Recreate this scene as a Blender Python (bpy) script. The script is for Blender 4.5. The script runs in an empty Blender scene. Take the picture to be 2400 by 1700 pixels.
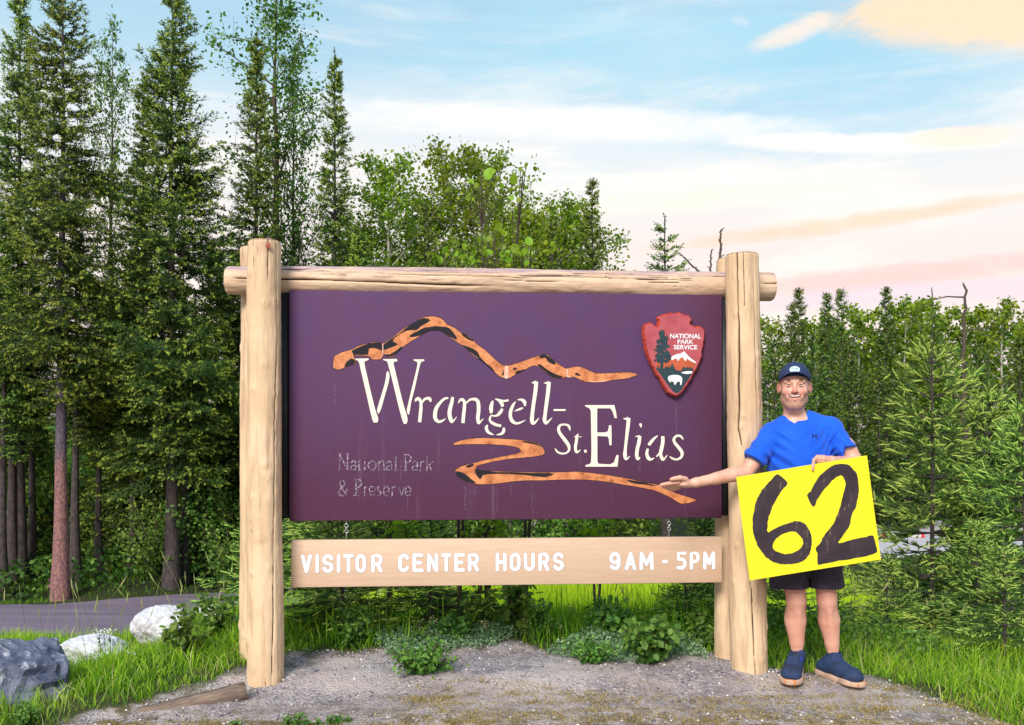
import bpy, bmesh, math, random
import numpy as np
from mathutils import Vector, Matrix
from mathutils.geometry import tessellate_polygon

# ------------------------------------------------------------------ camera, light, exposure
FPX, HY, CZ = 2078.0, 1010.0, 1.42          # focal length and horizon in pixels of the 2400 px wide photo, eye height
scene = bpy.context.scene
COL = scene.collection
cam_data = bpy.data.cameras.new('camera'); cam = bpy.data.objects.new('camera', cam_data); COL.objects.link(cam)
cam_data.sensor_width = 36; cam_data.lens = 36 * FPX / 2400
cam_data.shift_y = (HY - 850) / 2400
cam_data.clip_start = 0.05; cam_data.clip_end = 3000
cam.location = (0, 0, CZ); cam.rotation_euler = (math.radians(90), 0, 0)
scene.camera = cam
SUN_EL, SUN_AZ = 36, -20                    # sun behind the camera, to its left
world = bpy.data.worlds.new('World'); scene.world = world; world.use_nodes = True
sun_d = bpy.data.lights.new('sun', 'SUN'); sun_d.energy = 2.8; sun_d.angle = math.radians(22); sun_d.color = (1.0, .93, .84)
sun = bpy.data.objects.new('sun', sun_d); COL.objects.link(sun)
sun.rotation_euler = (math.radians(90 - SUN_EL), 0, math.radians(SUN_AZ)); sun.location = (-6, -8, 12)
scene.view_settings.view_transform = 'Standard'; scene.view_settings.look = 'None'
scene.view_settings.gamma = 1; scene.view_settings.exposure = 0.62; scene.view_settings.use_curve_mapping = False
scene.cycles.max_bounces = 8; scene.cycles.transparent_max_bounces = 8

class NT:
    """tiny helper for node trees"""
    def __init__(s, tree): s.t = tree; s.n = tree.nodes; s.l = tree.links
    def new(s, typ, **kw):
        n = s.n.new(typ)
        for k, v in kw.items(): setattr(n, k, v)
        return n
    def set(s, sock, v):
        if isinstance(v, bpy.types.NodeSocket): s.l.new(v, sock)
        elif v is not None: sock.default_value = v
    def math(s, op, a, b=None, c=None, clamp=False):
        n = s.new('ShaderNodeMath', operation=op, use_clamp=clamp)
        for i, v in enumerate((a, b, c)): s.set(n.inputs[i], v)
        return n.outputs[0]
    def mix(s, f, a, b, blend='MIX'):
        n = s.new('ShaderNodeMix', data_type='RGBA', blend_type=blend)
        s.set(n.inputs[0], f)
        for i, v in ((6, a), (7, b)):
            if isinstance(v, (tuple, list)): v = (*v[:3], 1)
            s.set(n.inputs[i], v)
        return n.outputs[2]
    def noise(s, vec, scale, detail=3, rough=.5, dist=0):
        n = s.new('ShaderNodeTexNoise'); s.set(n.inputs['Vector'], vec)
        n.inputs['Scale'].default_value = scale; n.inputs['Detail'].default_value = detail
        n.inputs['Roughness'].default_value = rough; n.inputs['Distortion'].default_value = dist
        return n.outputs[0]
    def ramp(s, f, stops, interp='LINEAR'):
        n = s.new('ShaderNodeValToRGB'); s.set(n.inputs[0], f); r = n.color_ramp; r.interpolation = interp
        while len(r.elements) < len(stops): r.elements.new(.5)
        for e, (p, c) in zip(r.elements, stops):
            e.position = p; e.color = (*c, 1) if isinstance(c, (tuple, list)) else (c, c, c, 1)
        return n.outputs[0]
    def map(s, vec, scale=(1, 1, 1), loc=(0, 0, 0), rot=(0, 0, 0)):
        n = s.new('ShaderNodeMapping'); s.set(n.inputs[0], vec)
        n.inputs[1].default_value = loc; n.inputs[2].default_value = rot; n.inputs[3].default_value = scale
        return n.outputs[0]
    def maprange(s, v, a, b, c=0., d=1., smooth=True):
        n = s.new('ShaderNodeMapRange'); n.interpolation_type = 'SMOOTHSTEP' if smooth else 'LINEAR'
        s.set(n.inputs[0], v)
        for i, q in enumerate((a, b, c, d)): n.inputs[i + 1].default_value = q
        return n.outputs[0]

def build_sky():
    w = NT(world.node_tree); w.n.clear()
    tc = w.new('ShaderNodeTexCoord').outputs['Generated']
    sky = w.new('ShaderNodeTexSky'); sky.sky_type = 'NISHITA'; sky.sun_disc = False
    sky.sun_elevation = math.radians(SUN_EL); sky.sun_rotation = math.radians(180 - SUN_AZ)
    base = w.mix(1., sky.outputs[0], (.11, .11, .11), 'MULTIPLY')
    sep = w.new('ShaderNodeSeparateXYZ'); w.l.new(tc, sep.inputs[0]); x, y, z = sep.outputs
    az = w.math('ARCTAN2', x, y)                      # 0 straight ahead, + to the right
    el = w.math('ARCSINE', z)
    # thin veil of evening cloud: tint by height above the horizon
    warp = w.noise(w.map(tc, (2.2, 2.2, 9)), 1.6, 4, .55)
    elw = w.math('ADD', el, w.math('MULTIPLY', w.math('SUBTRACT', warp, .5), .16))
    veil = w.ramp(w.math('DIVIDE', elw, 1.5708), [(0, (.78, .60, .68)), (.055, (.92, .70, .70)), (.09, (.96, .80, .72)), (.15, (.93, .86, .80)),
                                        (.20, (.80, .86, .88)), (.255, (.46, .70, .84)), (.40, (.32, .56, .76)), (.8, (.28, .47, .68)), (1, (.28, .47, .68))])
    col = w.mix(.86, base, veil)
    # long soft streaks and a few brighter banks of cloud
    flat = w.new('ShaderNodeCombineXYZ'); w.l.new(az, flat.inputs[0]); w.l.new(el, flat.inputs[1])
    fv = flat.outputs[0]
    streak = w.noise(w.map(fv, (2.3, 15, 1), (3.1, .6, 0), (0, 0, .10)), 1.0, 6, .58, .5)
    smask = w.math('MULTIPLY', w.maprange(streak, .47, .70), w.maprange(el, .60, .30))
    col = w.mix(w.math('MULTIPLY', smask, .8), col, (1.0, .93, .86))
    fine = w.noise(w.map(fv, (6, 26, 1)), 1.0, 7, .62, .4)
    fine2 = w.noise(w.map(fv, (22, 60, 1), rot=(0, 0, .2)), 1.0, 6, .65, .8)
    def bank(u, v, wu, wv, tilt, colr, amt, soft=.5):
        nonlocal col
        a0 = math.atan((u - 1200) / FPX); e0 = math.atan((HY - v) / FPX * math.cos(a0))
        da = w.math('SUBTRACT', az, a0); de = w.math('SUBTRACT', w.math('SUBTRACT', el, e0), w.math('MULTIPLY', da, tilt))
        de = w.math('ADD', de, w.math('MULTIPLY', w.math('SUBTRACT', fine, .5), wv / FPX * 1.6))
        q = w.math('ADD', w.math('POWER', w.math('DIVIDE', w.math('ABSOLUTE', da), wu / FPX), 2.), w.math('POWER', w.math('DIVIDE', w.math('ABSOLUTE', de), wv / FPX), 2.))
        q = w.math('ADD', q, w.math('ADD', w.math('MULTIPLY', w.math('SUBTRACT', fine, .5), 2.6), w.math('MULTIPLY', w.math('SUBTRACT', fine2, .5), 1.6)))
        m = w.math('MULTIPLY', w.maprange(q, 1.5, 1.5 - soft * 2.4), amt)
        col = w.mix(m, col, colr)
    bank(1980, 200, 430, 150, 0, (.34, .64, .82), .7, .75)      # open blue
    bank(1450, 110, 560, 120, 0, (.42, .70, .84), .6, .8)
    bank(1350, 290, 640, 38, -.06, (.96, .93, .90), .8, .7)
    bank(2050, 335, 300, 22, -.10, (1.0, .93, .86), .85, .6)
    bank(2330, 30, 330, 70, -.16, (1.0, .74, .50), .95, .6)
    bank(1865, 75, 95, 24, .22, (1.0, .82, .68), .8, .8)
    bank(1735, 50, 22, 10, -.3, (1.0, .85, .80), .3, 1.)
    bank(2255, 322, 105, 20, -.05, (1.0, .82, .70), .85, .5)
    bank(2010, 520, 420, 20, .07, (1.0, .66, .48), .8, .7)
    bank(2150, 640, 420, 30, .05, (1.0, .60, .56), .7, .7)
    bank(2200, 690, 400, 26, 0, (.80, .66, .80), .5, .7)
    bank(1600, 470, 420, 26, .03, (1.0, .90, .74), .5, .7)
    below = w.maprange(el, -.02, .01)
    col = w.mix(below, (.30, .28, .25), col)
    bg = w.new('ShaderNodeBackground'); w.l.new(col, bg.inputs[0]); bg.inputs[1].default_value = .76
    out = w.new('ShaderNodeOutputWorld'); w.l.new(bg.outputs[0], out.inputs[0])
build_sky()

# ------------------------------------------------------------------ helpers: points, objects, meshes
def at(u, v, Y):                                       # the point of the place seen at photo pixel (u, v), Y metres away
    return np.array([(u - 1200) / FPX * Y, Y, CZ - (v - HY) / FPX * Y])
def ss(a, b, x):
    t = np.clip((np.asarray(x, float) - a) / (b - a), 0, 1); return t * t * (3 - 2 * t)
def hash3(i, j, k, seed):
    n = (i * 374761393 + j * 668265263 + k * 2147483647 + seed * 1274126177) & 0xffffffff
    n = ((n ^ (n >> 13)) * 1274126177) & 0xffffffff
    return ((n ^ (n >> 16)) & 0xffff) / 65535.0
def vnoise(P, scale=1., seed=0):                       # value noise -1..1
    P = np.asarray(P, float) * scale
    if P.ndim == 1: P = P[None]
    i = np.floor(P).astype(np.int64); f = P - i; f = f * f * (3 - 2 * f)
    r = 0
    for dx in (0, 1):
        for dy in (0, 1):
            for dz in (0, 1):
                wgt = (f[:, 0] if dx else 1 - f[:, 0]) * (f[:, 1] if dy else 1 - f[:, 1]) * (f[:, 2] if dz else 1 - f[:, 2])
                r = r + wgt * hash3(i[:, 0] + dx, i[:, 1] + dy, i[:, 2] + dz, seed)
    return r * 2 - 1
def fbm(P, scale=1., octs=4, seed=0):
    r, a = 0, 1.
    for o in range(octs): r = r + a * vnoise(P, scale * 2 ** o, seed + o * 17); a *= .5
    return r

def mesh_np(name, V, F, mat=None, attrs=None, smooth=False):
    V = np.asarray(V, np.float32).reshape(-1, 3)
    me = bpy.data.meshes.new(name)
    Fs = F if isinstance(F, list) and F and isinstance(F[0], np.ndarray) and F[0].ndim == 2 else [np.asarray(F)]
    Fs = [f for f in Fs if len(f)]
    nl = sum(f.size for f in Fs); npoly = sum(len(f) for f in Fs)
    me.vertices.add(len(V)); me.vertices.foreach_set('co', V.ravel())
    me.loops.add(nl); me.loops.foreach_set('vertex_index', np.concatenate([f.ravel() for f in Fs]).astype(np.int32))
    st = []; o = 0
    for f in Fs: st.append(o + np.arange(len(f)) * f.shape[1]); o += f.size
    me.polygons.add(npoly); me.polygons.foreach_set('loop_start', np.concatenate(st).astype(np.int32))
    if smooth: me.polygons.foreach_set('use_smooth', np.ones(npoly, bool))
    me.update(calc_edges=True)
    for k, a in (attrs or {}).items():
        at_ = me.attributes.new(k, 'FLOAT', 'POINT'); at_.data.foreach_set('value', np.asarray(a, np.float32))
    if mat: me.materials.append(mat)
    return me
def link(name, me, parent=None, loc=None):
    o = bpy.data.objects.new(name, me); COL.objects.link(o)
    if parent is not None: o.parent = parent
    if loc is not None: o.location = loc
    return o
def tag(o, label, cat=None, group=None, kind=None):
    if label: o['label'] = label
    if cat: o['category'] = cat
    if group: o['group'] = group
    if kind: o['kind'] = kind
    return o
def thing(name, label, cat, loc=(0, 0, 0), group=None):
    o = bpy.data.objects.new(name, None); COL.objects.link(o); o.location = loc; o.empty_display_size = .1
    return tag(o, label, cat, group)
def copy_tree(o, parent=None):
    c = o.copy(); COL.objects.link(c)
    if parent: c.parent = parent
    for ch in o.children: copy_tree(ch, c)
    return c

class Acc:
    """collects triangles and quads into one mesh, with a tone value per vertex"""
    def __init__(s): s.V = []; s.T = []; s.Q = []; s.A = []; s.n = 0
    def add(s, V, T=None, Q=None, tone=0.):
        V = np.asarray(V, float).reshape(-1, 3)
        if T is not None and len(T): s.T.append(np.asarray(T).reshape(-1, 3) + s.n)
        if Q is not None and len(Q): s.Q.append(np.asarray(Q).reshape(-1, 4) + s.n)
        s.V.append(V); s.A.append(np.broadcast_to(np.asarray(tone, float), (len(V),))); s.n += len(V)
    def tube(s, P, R, seg=6, tone=0., cap=False):
        P = np.asarray(P, float); n = len(P); R = np.broadcast_to(np.asarray(R, float), (n,))
        T = np.gradient(P, axis=0); T /= np.linalg.norm(T, axis=1)[:, None] + 1e-9
        ref = np.where(np.abs(T[:, 2:3]) > .9, np.array([[1., 0, 0]]), np.array([[0, 0, 1.]]))
        if np.ptp((np.abs(T[:, 2]) > .9).astype(int)): ref = np.tile([[.3, .95, .1]], (n, 1))
        U = np.cross(T, ref); U /= np.linalg.norm(U, axis=1)[:, None] + 1e-9; W = np.cross(T, U)
        a = np.arange(seg) / seg * 2 * np.pi
        V = P[:, None] + R[:, None, None] * (np.cos(a)[None, :, None] * U[:, None] + np.sin(a)[None, :, None] * W[:, None])
        i = np.arange(n - 1)[:, None] * seg; j = np.arange(seg)[None]; k = (j + 1) % seg
        Q = np.stack([i + j, i + k, i + seg + k, i + seg + j], -1).reshape(-1, 4)
        s.add(V.reshape(-1, 3), Q=Q, tone=tone)
        if cap:
            for e in (0, n - 1):
                c = np.vstack([V[e], P[e][None]]); t = np.stack([np.arange(seg), (np.arange(seg) + 1) % seg, np.full(seg, seg)], -1)
                s.add(c, T=t if e else t[:, ::-1], tone=tone)
    def box(s, lo, hi, tone=0.):
        x0, y0, z0 = lo; x1, y1, z1 = hi
        V = [(x0, y0, z0), (x1, y0, z0), (x1, y1, z0), (x0, y1, z0), (x0, y0, z1), (x1, y0, z1), (x1, y1, z1), (x0, y1, z1)]
        s.add(V, Q=[(0, 3, 2, 1), (4, 5, 6, 7), (0, 1, 5, 4), (1, 2, 6, 5), (2, 3, 7, 6), (3, 0, 4, 7)], tone=tone)
    def mesh(s, name, mat=None, smooth=False, off=None):
        V = np.concatenate(s.V)
        if off is not None: V = V - np.asarray(off)
        F = []
        if s.T: F.append(np.concatenate(s.T))
        if s.Q: F.append(np.concatenate(s.Q))
        return mesh_np(name, V, F, mat, {'tone': np.concatenate(s.A)}, smooth)

# ------------------------------------------------------------------ materials
def new_mat(name):
    m = bpy.data.materials.new(name); m.use_nodes = True; t = NT(m.node_tree); t.n.clear()
    out = t.new('ShaderNodeOutputMaterial'); b = t.new('ShaderNodeBsdfPrincipled'); t.l.new(b.outputs[0], out.inputs[0])
    t.b = b; t.out = out; t.geo = t.new('ShaderNodeTexCoord').outputs['Object']; t.gen = t.new('ShaderNodeNewGeometry')
    return m, t
def attr(t, name):
    n = t.new('ShaderNodeAttribute'); n.attribute_name = name; return n.outputs['Fac']
def bump(t, h, strength=.3, dist=.01):
    n = t.new('ShaderNodeBump'); t.set(n.inputs['Height'], h); n.inputs['Strength'].default_value = strength
    n.inputs['Distance'].default_value = dist; t.l.new(n.outputs[0], t.b.inputs['Normal'])
def simple(name, c1, c2=None, scale=20, rough=.6, bmp=.0, metallic=0, stretch=(1, 1, 1), contrast=(.35, .65), dist=.004):
    m, t = new_mat(name); b = t.b
    c2 = c2 or tuple(x * .82 for x in c1)
    v = t.map(t.geo, stretch); n = t.noise(v, scale, 5, .6)
    f = t.maprange(n, *contrast)
    t.set(b.inputs['Base Color'], t.mix(f, c1, c2)); b.inputs['Roughness'].default_value = rough; b.inputs['Metallic'].default_value = metallic
    if bmp: bump(t, n, bmp, dist)
    return m
def leafy(name, dark, mid, light, transl=.3, rough=.6, vary=.25):
    """foliage: colour from the tone attribute (old growth to new growth), a slight change from plant to plant"""
    m, t = new_mat(name); b = t.b
    tone = attr(t, 'tone'); oi = t.new('ShaderNodeObjectInfo').outputs['Random']
    n = t.noise(t.geo, 2.3, 3, .6)
    f = t.math('ADD', tone, t.math('MULTIPLY', t.math('SUBTRACT', n, .5), .5))
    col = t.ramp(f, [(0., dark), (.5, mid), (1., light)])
    hsv = t.new('ShaderNodeHueSaturation'); t.l.new(col, hsv.inputs['Color'])
    t.set(hsv.inputs['Hue'], t.math('ADD', .5, t.math('MULTIPLY', t.math('SUBTRACT', oi, .5), .035)))
    t.set(hsv.inputs['Value'], t.math('ADD', 1 - vary / 2, t.math('MULTIPLY', oi, vary)))
    t.l.new(hsv.outputs[0], b.inputs['Base Color']); b.inputs['Roughness'].default_value = rough
    b.inputs['Specular IOR Level'].default_value = .25
    tr = t.new('ShaderNodeBsdfTranslucent'); t.l.new(t.mix(1., hsv.outputs[0], (1.5, 1.7, .7), 'MULTIPLY'), tr.inputs[0])
    mx = t.new('ShaderNodeMixShader'); mx.inputs[0].default_value = transl
    t.l.new(b.outputs[0], mx.inputs[1]); t.l.new(tr.outputs[0], mx.inputs[2]); t.l.new(mx.outputs[0], t.out.inputs[0])
    return m
# ------------------------------------------------------------------ the ground
PAD = np.array([(-60, 1760), (150, 1700), (330, 1652), (575, 1596), (640, 1590), (670, 1570), (760, 1556), (880, 1552), (960, 1545), (1100, 1530), (1180, 1526),
       (1260, 1538), (1340, 1552), (1440, 1560), (1520, 1556), (1600, 1545), (1690, 1552), (1790, 1572), (1960, 1592), (2100, 1606), (2200, 1630), (2330, 1672), (2420, 1700), (2700, 1790)], float)
PADX = (PAD[:, 0] - 1200) / (PAD[:, 1] - HY) * CZ; PADY = FPX * CZ / (PAD[:, 1] - HY)
_o = np.argsort(PADX); PADX, PADY = PADX[_o], PADY[_o]
PADX = np.concatenate([[-12], PADX, [12]]); PADY = np.concatenate([[3.2], PADY, [3.2]])
def pad_edge(x, y):                                    # metres inside (+) or outside (-) the gravel
    e = np.interp(x, PADX, PADY) - y
    P = np.stack([x, y, np.zeros_like(x)], -1)
    return e * .8 + .07 * fbm(P, 5, 3, 5)
ROADC = np.array([(-40, 7.2), (-12, 8.6), (-5.5, 9.35), (-2.5, 10.7), (0, 12.9), (3.5, 15.6), (8, 17.2), (14, 17.6), (40, 17.)])
def road_c(x): return np.interp(x, ROADC[:, 0], ROADC[:, 1])
def road_w(x): return np.interp(x, [-40, -2, 5, 9, 40], [1.5, 1.35, 1.7, 3.2, 4.0])
def gz(x, y):
    x = np.asarray(x, float); y = np.asarray(y, float); x, y = np.broadcast_arrays(x, y)
    z = .05 * ss(4.72, 5.05, y) * ss(2.6, 1.9, np.abs(x)) - .58 * ss(5.9, 8.3, y - .25 * ss(-1.5, -3, x))
    z = z - .10 * ss(1.9, 3.2, np.abs(x)) * ss(3.8, 5.5, y)
    z = z - .02 * ss(4.4, 2.5, y)
    d = np.abs(y - road_c(x)) / road_w(x)
    P = np.stack([x.ravel(), y.ravel(), np.zeros(x.size)], -1)
    n = (fbm(P, .6, 4, 3) * .05 + fbm(P, 6, 3, 9) * .008).reshape(x.shape)
    far = ss(9, 12, y); n = n * (1 + far * 1.5)
    onroad = ss(1.35, 1.05, d)
    nn = n * (1 - .92 * onroad)
    pad = ss(-.1, .25, np.interp(x, PADX, PADY) - y)
    nn = nn * (1 - .8 * pad)
    z = z + nn + .05 * ss(1.0, 1.5, d) * ss(7.5, 9, y) * (y < road_c(x)) + .10 * ss(1.2, 3., d) * (y > road_c(x))
    return z
def gz1(x, y): return float(gz(np.array([x]), np.array([y]))[0])
def axis(fine0, fine1, step, lo, hi, grow=1.25):
    a = list(np.arange(fine0, fine1 + 1e-6, step)); s = step
    while a[-1] < hi: s *= grow; a.append(a[-1] + s)
    s = step
    while a[0] > lo: s *= grow; a.insert(0, a[0] - s)
    return np.array(a)
def build_ground():
    m, t = new_mat('ground_material'); b = t.b; g = t.geo
    pad = attr(t, 'pad'); fs = attr(t, 'forest')
    n1 = t.noise(g, 1.6, 5, .6); n2 = t.noise(g, 9, 5, .65); n3 = t.noise(g, 70, 4, .7)
    vo = t.new('ShaderNodeTexVoronoi'); t.l.new(g, vo.inputs['Vector']); vo.inputs['Scale'].default_value = 75
    st = t.math('ADD', t.math('MULTIPLY', t.new('ShaderNodeSeparateColor').outputs[0], 0), 0)
    sc = t.new('ShaderNodeSeparateColor'); t.l.new(vo.outputs['Color'], sc.inputs[0])
    dirt = t.mix(t.maprange(n2, .38, .62), (.45, .375, .355), (.30, .25, .26))
    dirt = t.mix(t.maprange(n1, .42, .6), dirt, (.54, .46, .435))
    stones = t.ramp(sc.outputs[0], [(0, (.10, .10, .14)), (.35, (.26, .235, .27)), (.7, (.42, .38, .38)), (1, (.70, .65, .64))])
    grav = t.math('MULTIPLY', t.maprange(t.noise(g, 2.4, 4, .6), .40, .60), t.maprange(sc.outputs[1], .30, .5))
    dirt = t.mix(t.math('MULTIPLY', grav, .8), dirt, stones)
    dirt = t.mix(t.maprange(n3, .62, .8), dirt, (.10, .09, .10))
    dry = t.mix(t.maprange(n2, .4, .6), (.26, .19, .09), (.16, .13, .06))
    dirt = t.mix(t.math('MULTIPLY', attr(t, 'dry'), t.maprange(n2, .45, .58)), dirt, dry)
    soil = t.mix(t.maprange(n2, .4, .65), (.07, .075, .03), (.05, .09, .02))
    soil = t.mix(t.maprange(n3, .5, .7), soil, (.12, .10, .055))
    litter = t.mix(t.maprange(n2, .4, .62), (.045, .04, .025), (.03, .05, .015))
    soil = t.mix(fs, soil, litter)
    t.set(b.inputs['Base Color'], t.mix(pad, soil, dirt)); b.inputs['Roughness'].default_value = .95; b.inputs['Specular IOR Level'].default_value = .15
    h = t.math('ADD', t.math('MULTIPLY', vo.outputs['Distance'], -.6), t.math('ADD', n3, t.math('MULTIPLY', n2, 1.4)))
    bump(t, h, 1., .014)
    xs = axis(-4.2, 4.6, .04, -400, 400); ys = axis(3.2, 9.0, .04, -60, 900)
    X, Y = np.meshgrid(xs, ys, indexing='ij'); Z = gz(X, Y)
    p = pad_edge(X.ravel(), Y.ravel())
    P3 = np.stack([X.ravel(), Y.ravel(), np.zeros(X.size)], -1)
    Z = Z + (ss(0, .1, p) * (fbm(P3, 14, 3, 21) * .006)).reshape(Z.shape)
    nx, ny = X.shape; i, j = np.meshgrid(np.arange(nx - 1), np.arange(ny - 1), indexing='ij'); k = (i * ny + j).ravel()
    Q = np.stack([k, k + ny, k + ny + 1, k + 1], -1)
    dryv = ss(4.75, 4.2, Y.ravel()) + ss(.3, .0, p) * .7
    me = mesh_np('ground', np.stack([X.ravel(), Y.ravel(), Z.ravel()], -1), Q, m,
                 {'pad': ss(-.04, .06, p), 'dry': np.clip(dryv, 0, 1), 'forest': ss(10.3, 11.5, Y.ravel() + .3 * X.ravel() * (X.ravel() > 0) * -1)}, True)
    tag(link('ground', me), None, kind='structure')
build_ground()

def build_road():
    m, t = new_mat('road_material'); b = t.b; g = t.geo
    n = t.noise(t.map(g, (.35, 3.0, 1), rot=(0, 0, -.12)), 2.2, 5, .6); f = t.noise(g, 60, 4, .7)
    c = t.mix(t.maprange(n, .35, .68), (.150, .110, .165), (.215, .165, .225)); c = t.mix(t.maprange(f, .55, .75), c, (.36, .30, .33))
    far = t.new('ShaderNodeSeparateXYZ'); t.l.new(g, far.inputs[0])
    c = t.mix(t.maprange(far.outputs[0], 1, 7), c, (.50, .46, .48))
    t.set(b.inputs['Base Color'], c); b.inputs['Roughness'].default_value = .85; bump(t, f, .5, .01)
    xs = np.concatenate([np.arange(-40, -8, 1.), np.arange(-8, 3, .15), np.arange(3, 41, .6)])
    vv = np.linspace(-1, 1, 15); V = []
    rng = np.random.default_rng(4)
    wob = fbm(np.stack([xs, xs * 0, xs * 0], -1), 1.5, 3, 2) * .07
    for x, wo in zip(xs, wob):
        yy = road_c(x) + vv * (road_w(x) + wo)
        V.append(np.stack([np.full(15, x), yy, gz(np.full(15, x), yy) + .012 + .012 * (1 - vv ** 2)], -1))
    V = np.array(V); n_, k = V.shape[:2]
    i, j = np.meshgrid(np.arange(n_ - 1), np.arange(k - 1), indexing='ij'); a = (i * k + j).ravel()
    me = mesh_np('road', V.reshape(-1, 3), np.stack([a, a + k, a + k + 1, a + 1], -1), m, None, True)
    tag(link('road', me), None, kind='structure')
build_road()

# loose pebbles on the gravel: nobody could count them
def build_pebbles():
    rng = np.random.default_rng(11)
    ico = [(0, 0, 1), (.9, 0, .1), (.28, .85, .05), (-.72, .53, .1), (-.72, -.53, .05), (.28, -.85, .1), (0, 0, -1)]
    T = [(0, 1, 2), (0, 2, 3), (0, 3, 4), (0, 4, 5), (0, 5, 1), (6, 2, 1), (6, 3, 2), (6, 4, 3), (6, 5, 4), (6, 1, 5)]
    ico = np.array(ico, float); T = np.array(T)
    N = 26000
    x = rng.uniform(-2.6, 2.9, N); y = 3.9 + (rng.random(N)) * 2.2
    p = pad_edge(x, y)
    dens = vnoise(np.stack([x, y, x * 0], -1), 2.2, 3) * .5 + .5
    edge = np.exp(-(p / .16) ** 2)
    keep = (p > -.03) & (rng.random(N) < .12 + .55 * dens ** 2 + .9 * edge + .35 * (y < 4.45)); x, y = x[keep], y[keep]; n = len(x)
    r = .0030 + .0095 * rng.random(n) ** 3.5
    a = rng.uniform(0, 6.28, n); ca, sa = np.cos(a), np.sin(a)
    S = rng.uniform(.6, 1.3, (n, 1, 3)) * np.array([1, 1, .6]); V = ico[None] * S * (1 + rng.normal(0, .12, (n, 7, 1)))
    V = np.stack([V[..., 0] * ca[:, None] - V[..., 1] * sa[:, None], V[..., 0] * sa[:, None] + V[..., 1] * ca[:, None], V[..., 2]], -1) * r[:, None, None]
    V += np.stack([x, y, gz(x, y) + r * .25], -1)[:, None]
    F = (T[None] + (np.arange(n) * 7)[:, None, None]).reshape(-1, 3)
    m, t = new_mat('pebble_material'); c = t.ramp(attr(t, 'tone'), [(0, (.08, .08, .12)), (.35, (.28, .25, .30)), (.75, (.46, .41, .42)), (1, (.82, .77, .75))])
    t.set(t.b.inputs['Base Color'], c); t.b.inputs['Roughness'].default_value = .8
    me = mesh_np('gravel', V.reshape(-1, 3), F, m, {'tone': np.repeat(rng.random(n) ** 1.3, 7)})
    tag(link('gravel', me), 'loose grey and pale pebbles strewn over the bare ground in front of the sign', kind='stuff')
build_pebbles()

# ------------------------------------------------------------------ grass
M_GRASS = leafy('grass_blades', (.06, .15, .012), (.19, .37, .016), (.42, .56, .04), .35)
M_MEADOW = leafy('meadow_blades', (.26, .42, .015), (.44, .64, .02), (.62, .74, .05), .45)
M_DRY = leafy('dry_grass_blades', (.20, .17, .05), (.34, .26, .10), (.50, .40, .18), .2)
M_STRAW = leafy('grass_stems', (.14, .20, .04), (.30, .32, .10), (.52, .46, .24), .25)
def blades(name, label, X, Y, H, wid, mat, seed, lean=.35, tone=(0, 1), kind='stuff', segs=2):
    rng = np.random.default_rng(seed); n = len(X)
    a = rng.uniform(0, 2 * np.pi, n); D = np.stack([np.cos(a), np.sin(a)], -1); fa = rng.uniform(0, 2 * np.pi, n)
    S = np.stack([np.cos(fa), np.sin(fa), fa * 0], -1) * (wid * rng.uniform(.6, 1.3, n))[:, None] * .5
    z0 = gz(X, Y) - .01; le = rng.random(n) * lean
    B = np.stack([X, Y, z0], -1)
    def pt(f): return B + np.stack([D[:, 0] * le * H * f ** 1.8, D[:, 1] * le * H * f ** 1.8, H * (f - .25 * le * f * f)], -1)
    V = np.stack([B - S, B + S, pt(.55) - S * .8, pt(.55) + S * .8, pt(1.)], 1)
    T = np.array([(0, 1, 3), (0, 3, 2), (2, 3, 4)]); F = (T[None] + (np.arange(n) * 5)[:, None, None]).reshape(-1, 3)
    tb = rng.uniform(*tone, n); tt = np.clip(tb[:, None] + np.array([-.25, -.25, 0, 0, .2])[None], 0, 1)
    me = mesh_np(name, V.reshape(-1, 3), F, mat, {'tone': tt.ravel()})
    return tag(link(name, me), label, kind=kind)
def scatter(n, x0, x1, y0, y1, seed, outside=.0, clump=1.5, clump_amt=.6, road=True, near=0):
    rng = np.random.default_rng(seed)
    x = rng.uniform(x0, x1, n); y = y0 + (y1 - y0) * rng.random(n) ** (1 + near)
    p = pad_edge(x, y); c = vnoise(np.stack([x, y, x * 0], -1), clump, seed) * .5 + .5
    k = (p < -outside) & (rng.random(n) > clump_amt * (1 - c))
    if road: k &= np.abs(y - road_c(x)) > road_w(x) + .05
    return x[k], y[k], p[k]
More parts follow.
